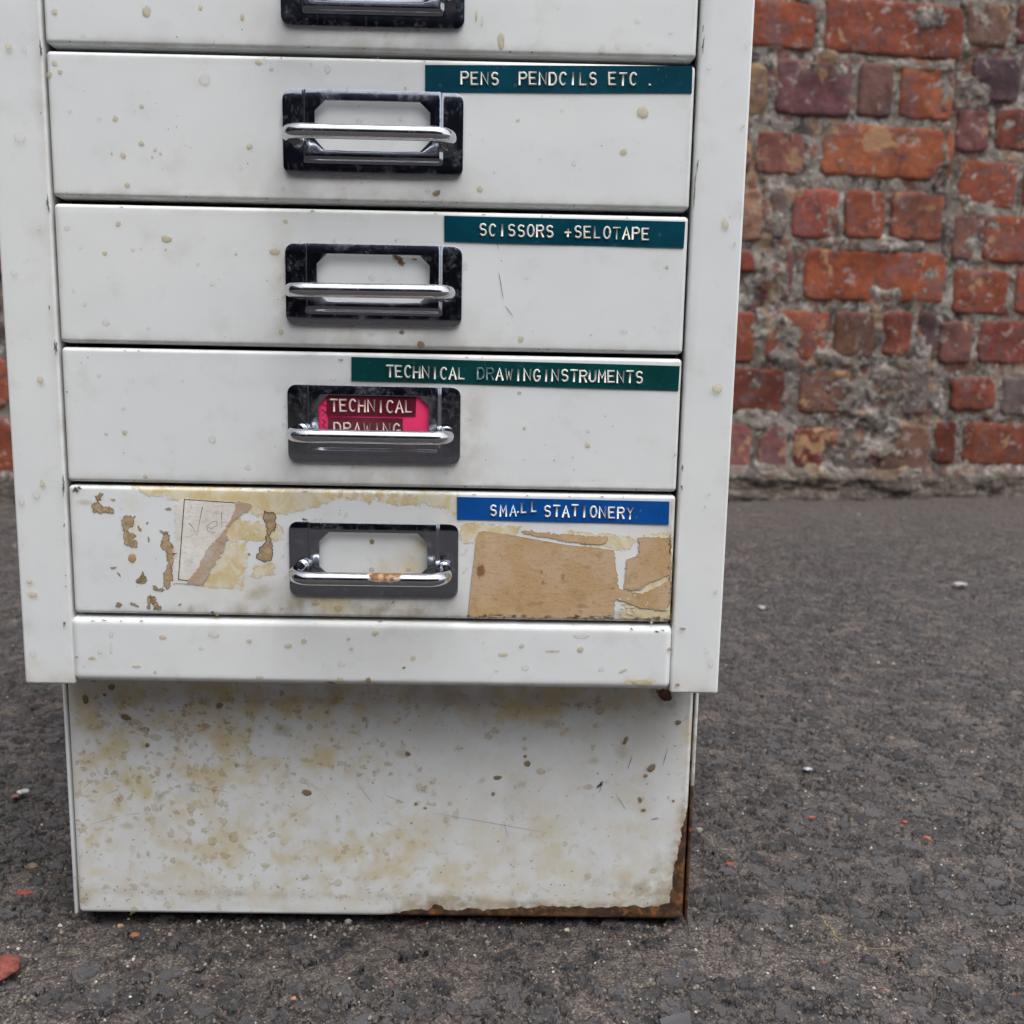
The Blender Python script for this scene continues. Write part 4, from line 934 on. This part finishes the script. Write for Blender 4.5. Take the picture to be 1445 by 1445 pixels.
SU = Spots(cab, 'dried_drips', -.0006)     # uprights and rail
for t_ in [(33, 68, 3, 8, 35), (12, 66, 5, 5), (28, 195, 9, 7), (18, 221, 2.6), (55, 322, 3, 4), (20, 385, 5, 5), (47, 775, 0, 0), (57, 535, 5, 6, 0), (30, 705, 6, 9), (52, 697, 7, 8), (60, 682, 4, 6), (42, 820, 6, 3.5), (46, 838, 8, 5), (47, 922, 5, 6), (1054, 63, 4, 4.5), (1048, 178, 3), (1023, 315, 4, 9, 20), (1036, 344, 3), (1012, 548, 8, 7), (1024, 645, 2, 3), (1000, 697, 3.5), (995, 715, 2), (1010, 834, 3, 4), (997, 918, 3, 6, 20), (993, 260, 3), (1000, 95, 4, 5)]:
    if t_[2]: SU.add(t_[0], t_[1], t_[2], t_[3] if len(t_) > 3 else None, t_[4] if len(t_) > 4 else 0, **(RING if (t_[0] + t_[1]) % 2 else DROP))
for t_ in [(963, 887, 5, 2.6), (956, 966, 4, 2.6), (945, 916, 3, 3), (520, 959, 4.5, 4.5)]: SU.add(*t_, **BRNS)
for t_ in [(58, 70, 2, 9), (68, 288, 2, 10), (79, 490, 2, 11), (90, 685, 2.2, 12), (91, 880, 1.5, 5), (58, 160, 1, 1), (70, 434, 1, 4), (91, 741, 1.2, 3), (93, 812, 1, 1.4), (93, 827, 1, 1.4), (992, 64, 1.5, 9), (980, 270, 1.2, 20), (984, 235, 1, 10), (992, 40, 1, 4), (963, 660, 1.2, 6), (962, 688, 1.6, 4),
           (131, 876, 3, 1), (147, 875, 3.5, 1.3), (171, 876, 2, 1), (200, 876, 4, 1), (537, 877, 4, 1.2), (891, 887, 2.2, 2), (927, 891, 4, 1.4), (935, 889, 3, 1.2), (570, 942, 2.5, 2), (108, 927, 2.5, 1), (467, 963, 7, 1.4), (132, 961, 5, 1.2)]: SU.add(*t_, **BLK)
for t_ in [(230, 899, 6, 3.5), (130, 928, 6, 3), (219, 948, 2.4, 3), (352, 904, 4.5, 3.5), (407, 911, 6, 4), (429, 904, 4, 4.5), (193, 940, 7, 2.5), (492, 901, 3), (496, 915, 3), (530, 893, 6, 4), (583, 928, 4), (710, 923, 7, 3.5), (736, 911, 4), (819, 916, 5.5, 5), (879, 946, 7, 3, 25), (944, 916, 3), (906, 962, 18, 5), (780, 918, 12, 2), (480, 958, 5, 4), (367, 955, 6, 3)]: SU.add(*t_, **DROP)
for t_ in [(157, 915, 2.4, 9), (141, 919, 4, 4), (302, 895, 9, 5), (284, 915, 4, 3), (741, 942, 6, 6), (848, 945, 4, 4), (482, 937, 6, 5), (157, 895, 3, 6), (820, 898, 12, 4), (1003, 935, 5, 8), (700, 946, 4, 3)]: SU.add(*t_, **RING)
SU.build()

SK = Spots(kf, 'dried_drips', KY)
for k in range(170):
    x, y = (random.gauss(240, 95), random.gauss(1010, 26)) if k < 90 else (random.gauss(500, 60), random.gauss(1060, 30)) if k < 130 else (random.gauss(190, 50), random.gauss(1090, 45))
    if x > 106 and 974 < y: SK.add(x, y, random.uniform(1.5, 6), random.uniform(1.5, 5), 0, (.50, .37, .16), (.42, .28, .10), random.uniform(.12, .38), random.uniform(.15, .4), .2, dome=.00001)
for t_ in [(158, 969, 6, 5), (121, 986, 5, 8), (148, 980, 3), (310, 995, 6, 5), (575, 1063, 3.5, 4.5), (578, 1064, 2.4), (744, 1077, 5, 6, 30), (883, 1044, 3.5, 8, -25), (919, 1083, 8, 6, 40), (911, 1094, 3.5), (702, 1097, 7, 4), (696, 1120, 3.2, 3.8), (741, 1067, 3), (600, 1140, 3, 2), (587, 1134, 3), (957, 1019, 5, 4.5), (903, 1128, 3, 6, 15), (907, 1143, 2.6), (433, 1118, 8, 6), (950, 1130, 2.5), (178, 1012, 8, 5), (208, 1051, 4, 4), (930, 1060, 0, 0), (852, 1245, 0, 0)]:
    if t_[2]: SK.add(*t_, **BRNS)
for t_ in [(568, 1063, 13, 11), (838, 1073, 13, 8), (763, 1088, 7, 6), (830, 1110, 9, 4), (846, 1002, 8, 8), (740, 1042, 4), (740, 1056, 4), (727, 1110, 2.5, 4), (635, 1133, 4), (613, 1134, 4), (590, 1132, 4), (830, 1235, 6, 6), (375, 1220, 8, 5), (477, 1245, 7, 7), (921, 1228, 6, 5), (878, 1060, 16, 18), (630, 1155, 5, 7), (270, 1140, 8), (225, 1125, 14, 12), (180, 1165, 14, 9), (400, 1030, 22, 12), (780, 1020, 22, 10), (220, 1040, 10, 6), (190, 1018, 10, 5), (540, 1050, 5), (300, 1186, 8), (270, 1160, 8, 6), (330, 1180, 8, 10)]:
    SK.add(*t_, soft=t_[2] > 11, **{**DROP, 'ctr': (.68, .57, .33), 'rim': (.56, .42, .19), 'ac': .32, 'ar': .45})
for k in range(260):
    x = rs.gauss(230, 130) if k % 3 else rs.uniform(110, 960); y = rs.uniform(985, 1285); 
    if not 108 < x < 962: continue
    r_ = rs.uniform(2, 7.5)
    SK.add(x, y, r_, r_ * rs.uniform(.7, 1.1), rs.uniform(0, 90), (.66, .54, .29), (.56, .43, .20), rs.uniform(.12, .38), rs.uniform(.15, .45), .22, soft=k % 2 == 0)
for k in range(240):
    x = rs.uniform(108, 962); y = rs.uniform(975, 1290) if k % 2 else rs.gauss(1262, 8)
    if y > 1290: continue
    if k % 4 == 0: SK.line(x, y, x + rs.uniform(-9, 9), y + rs.uniform(-5, 5), rs.uniform(.3, .6), (.22, .15, .1), .55)
    else: SK.add(x, y, rs.uniform(.6, 2.2), rs.uniform(.5, 1.4), rs.uniform(-40, 40), (.20, .14, .09), (.32, .25, .18), .75, .5, .3, dome=.00001)
for l_ in [(125, 1165, 175, 1148), (175, 1150, 203, 1146), (284, 1111, 325, 1118), (116, 1113, 132, 1100), (150, 1120, 172, 1112), (350, 1215, 354, 1200), (404, 1133, 412, 1141)]: SK.line(*l_, .55, (.42, .20, .16), .45)
for l_ in [(505, 1105, 528, 1137), (845, 1112, 851, 1100), (845, 1120, 850, 1105), (885, 1090, 893, 1060), (935, 1085, 942, 1052), (600, 1145, 780, 1176), (710, 1155, 718, 1185), (868, 1118, 885, 1145), (540, 1120, 575, 1135)]: SK.line(*l_, .8 if l_[0] > 840 else .5, (.24, .23, .22), .6)
SK.add(847, 1107, 2.4, 8, -30, **BLK); SK.add(908, 1143, 3, 3, 0, **BLK); SK.line(918, 1156, 930, 1154, 1.3, (.35, .2, .28), .8)
SK.build()

# ================================================================== LOOSE GRIT AND SMALL THINGS ON THE ASPHALT
rg = np.random.RandomState(9); V = []; F = []; C = []
def chip(x, y, z, r, col, flat=.6):
    b = len(V); ph = rg.uniform(0, 6.28)
    for k in range(5):
        t_ = ph + k * 1.2566; q = r * rg.uniform(.7, 1.2); V.append((x + q * math.cos(t_), y + q * math.sin(t_), z - r * .2))
    for k in range(4):
        t_ = ph + k * 1.57 + .4; q = r * rg.uniform(.35, .7); V.append((x + q * math.cos(t_), y + q * math.sin(t_), z + r * flat * rg.uniform(.6, 1.2)))
    for k in range(5):
        k2 = (k + 1) % 5; j = min(3, k * 4 // 5); j2 = ((k + 1) * 4 // 5) % 4
        F.append([b + k, b + k2, b + 5 + j2]) if j == j2 else F.append([b + k, b + k2, b + 5 + j2, b + 5 + j])
    F.append([b + 5, b + 6, b + 7, b + 8])
    for _ in range(9): C.append((*col, 1))
cols = [(.15, .13, .11), (.22, .18, .14), (.07, .065, .065), (.30, .26, .21), (.12, .10, .085), (.26, .11, .06), (.60, .57, .52)]
pr = [.27, .24, .24, .12, .10, .006, .024]
for k in range(11000):
    t_ = k / 11000
    if t_ < .45: x, y = rg.uniform(-.25, .36), rg.uniform(-.07, .035) if k % 3 else rg.normal(.022, .008)
    elif t_ < .8: x, y = rg.uniform(-.4, .75), rg.uniform(-.05, .6)
    else: x, y = rg.uniform(-.9, 1.2), rg.uniform(.4, 1.25)
    if abs(x) < .139 and y > .0288: continue
    r = abs(rg.normal(.00032, .00022)) + .00022 + max(0, y) * .0006
    if n2(np.array([x * 22.]), np.array([y * 22.]), 66)[0] < -.1 and k % 4: continue
    chip(x, y, -.0004, r, cols[rg.choice(7, p=pr)])
me = mesh('loose_grit', V, F, False); cattr(me, 'tint', C)
s = NT('grit'); v = s.wpos(); s.bump(s.noise(v, 900, 3), .5, .0003); M_GRIT = s.fin(s.mix(s.noise(v, 1500, 2), s.mix(1.0, s.attr('tint', 'Color'), (.5, .5, .5), 'MULTIPLY'), s.attr('tint', 'Color')), .85)
tag(link('loose_grit', me, M_GRIT), kind='stuff')

def pebble(name, px, py, rpx, col, label, cat, flat=.6, sx=1.0, rot=0, group=None, sub=1):
    p = on_ground(px, py); dist = (p - CAM).length; r = rpx * .85 * dist / FPX
    bm = bmesh.new(); bmesh.ops.create_icosphere(bm, subdivisions=sub, radius=1)
    rg_ = random.Random(int(px + py))
    of = rg_.uniform(0, 50)
    for q in bm.verts:
        c_ = q.co; f = 1 + .28 * float(n2(np.array([c_.x * 1.3 + of]), np.array([c_.y * 1.3 + c_.z * .9]), 5)[0]) + .12 * float(n2(np.array([c_.x * 4 + of]), np.array([c_.z * 4 + c_.y * 3.]), 6)[0])
        q.co = Vector((c_.x * r * sx * f, c_.y * r * f, c_.z * r * flat * f))
    me = bpy.data.meshes.new(name); bm.to_mesh(me); bm.free(); me.polygons.foreach_set('use_smooth', [sub > 2] * len(me.polygons))
    col = tuple(k * .62 for k in col)
    me.materials.append(mat_simple(name + '_stone', col, .8, nscale=600, var=.35, bumpd=.0004))
    o = link(name, me); o.location = (p.x, p.y, r * flat * .45); o.rotation_euler = (0, 0, R(rot)); return tag(o, label, cat, group or {'brick_crumb': 'loose brick crumbs on the asphalt', 'pebble': 'loose pebbles on the asphalt'}.get(name))
pebble('brick_fragment', 4, 1368, 26, (.30, .075, .055), 'red brick fragment lying on the asphalt at the lower left edge', 'brick fragment', .35, .8, 20, sub=3)
pebble('brick_crumb', 191, 1321, 7, (.48, .17, .08), 'orange crumb below the left corner of the cabinet foot', 'crumb', .5)
pebble('brick_crumb', 170, 1307, 4.5, (.50, .30, .15), 'tan crumb tucked under the left end of the cabinet foot', 'crumb', .5)
pebble('brick_crumb', 414, 1410, 5, (.50, .23, .13), 'pale orange crumb in front of the cabinet, nearest the bottom edge', 'crumb', .5)
pebble('pebble', 491, 1302, 6.5, (.30, .29, .27), 'grey pebble touching the front of the cabinet foot at mid width', 'pebble', .6)
pebble('pebble', 800, 1314, 5, (.60, .52, .40), 'cream pebble just in front of the rusty right half of the cabinet foot', 'pebble', .6)
pebble('brick_crumb', 1276, 1161, 5, (.42, .09, .055), 'wider red crumb on the open asphalt to the right of the cabinet', 'crumb', .5)
pebble('brick_crumb', 1308, 1183, 4.5, (.50, .14, .07), 'orange crumb, rightmost of those on the open asphalt', 'crumb', .4, 1.5, -30)
pebble('brick_crumb', 1146, 1154, 4.5, (.42, .11, .06), 'small orange crumb between the cabinet and the wider red crumb', 'crumb', .4, 1.4)
pebble('brick_crumb', 1031, 1219, 5, (.42, .10, .06), 'small red sliver beside the lower right corner of the cabinet', 'crumb', .3, 1.6)
pebble('pebble', 987, 1172, 6, (.42, .40, .32), 'pale pebble close to the right side of the cabinet foot', 'pebble', .6)
pebble('pebble', 1354, 826, 8, (.62, .60, .58), 'elongated white pebble on the asphalt towards the wall', 'pebble', .45, 1.5, -20)
pebble('pebble', 1075, 858, 6, (.52, .50, .48), 'small pale pebble beside the right upright, halfway to the wall', 'pebble', .5)
pebble('pebble', 1140, 1086, 6, (.50, .50, .55), 'bluish white pebble right of the cabinet foot', 'pebble', .4, 1.4)
pebble('pebble', 33, 1118, 7, (.62, .60, .57), 'white pebble on the asphalt left of the cabinet foot', 'pebble', .4, 1.5, 15)
pebble('brick_crumb', 22, 1124, 6, (.35, .13, .08), 'reddish crumb beside the white pebble left of the cabinet', 'crumb', .4)
pebble('leaf_scrap', 46, 1222, 11, (.25, .18, .11), 'brown curled scrap of leaf on the asphalt left of the cabinet foot', 'leaf scrap', .18, .7, 40)
pebble('brick_crumb', 36, 1260, 8, (.33, .08, .05), 'dark red sliver on the asphalt above the lower left fragment', 'crumb', .25, 1.8)
# grass stalk
p0, p1, p2, p3 = on_ground(1158, 1294, .002), on_ground(1186, 1328, .002), on_ground(1230, 1341, .0025), on_ground(1280, 1340, .002)
stk = bpy.data.objects.new('grass_stalk', None); COL.objects.link(stk); stk.location = p1
tag(stk, 'dry yellow grass stalk with a hair-thin stem on the asphalt, lower right', 'grass stalk')
M_STRAW = mat_simple('dry_straw', (.22, .17, .06), .7, nscale=900)
seedh = [p0.lerp(p1, k / 14) - p1 + Vector((0, 0, .0006 * math.sin(k))) for k in range(15)]
link('seed_head', tube('seed_head', seedh, lambda t: .00055 * (.5 + .6 * abs(math.sin(t * 22))) * (1 - .5 * abs(t - .5)), 6), M_STRAW, stk)
stem = [(p1.lerp(p2, k / 8) if k <= 8 else p2.lerp(p3, (k - 8) / 8)) - p1 + Vector((0, 0, .0008)) for k in range(17)]
link('stem', tube('stem', stem, .00016, 6), M_STRAW, stk)
# translucent plastic offcut at the bottom
pp = [on_ground(930, 1441), on_ground(973, 1431), on_ground(975, 1452), on_ground(935, 1456)]
me = mesh('plastic_scrap', [(q.x, q.y, .0010 + .0006 * (k % 2)) for k, q in enumerate(pp)] + [(q.x, q.y, .0004) for q in pp], [(0, 1, 2, 3), (7, 6, 5, 4), (0, 4, 5, 1), (1, 5, 6, 2), (2, 6, 7, 3), (3, 7, 4, 0)], False)
tag(link('plastic_scrap', me, mat_simple('grey_film', (.07, .07, .074), .5)), 'small grey scrap of film at the bottom edge of the picture', 'plastic scrap')
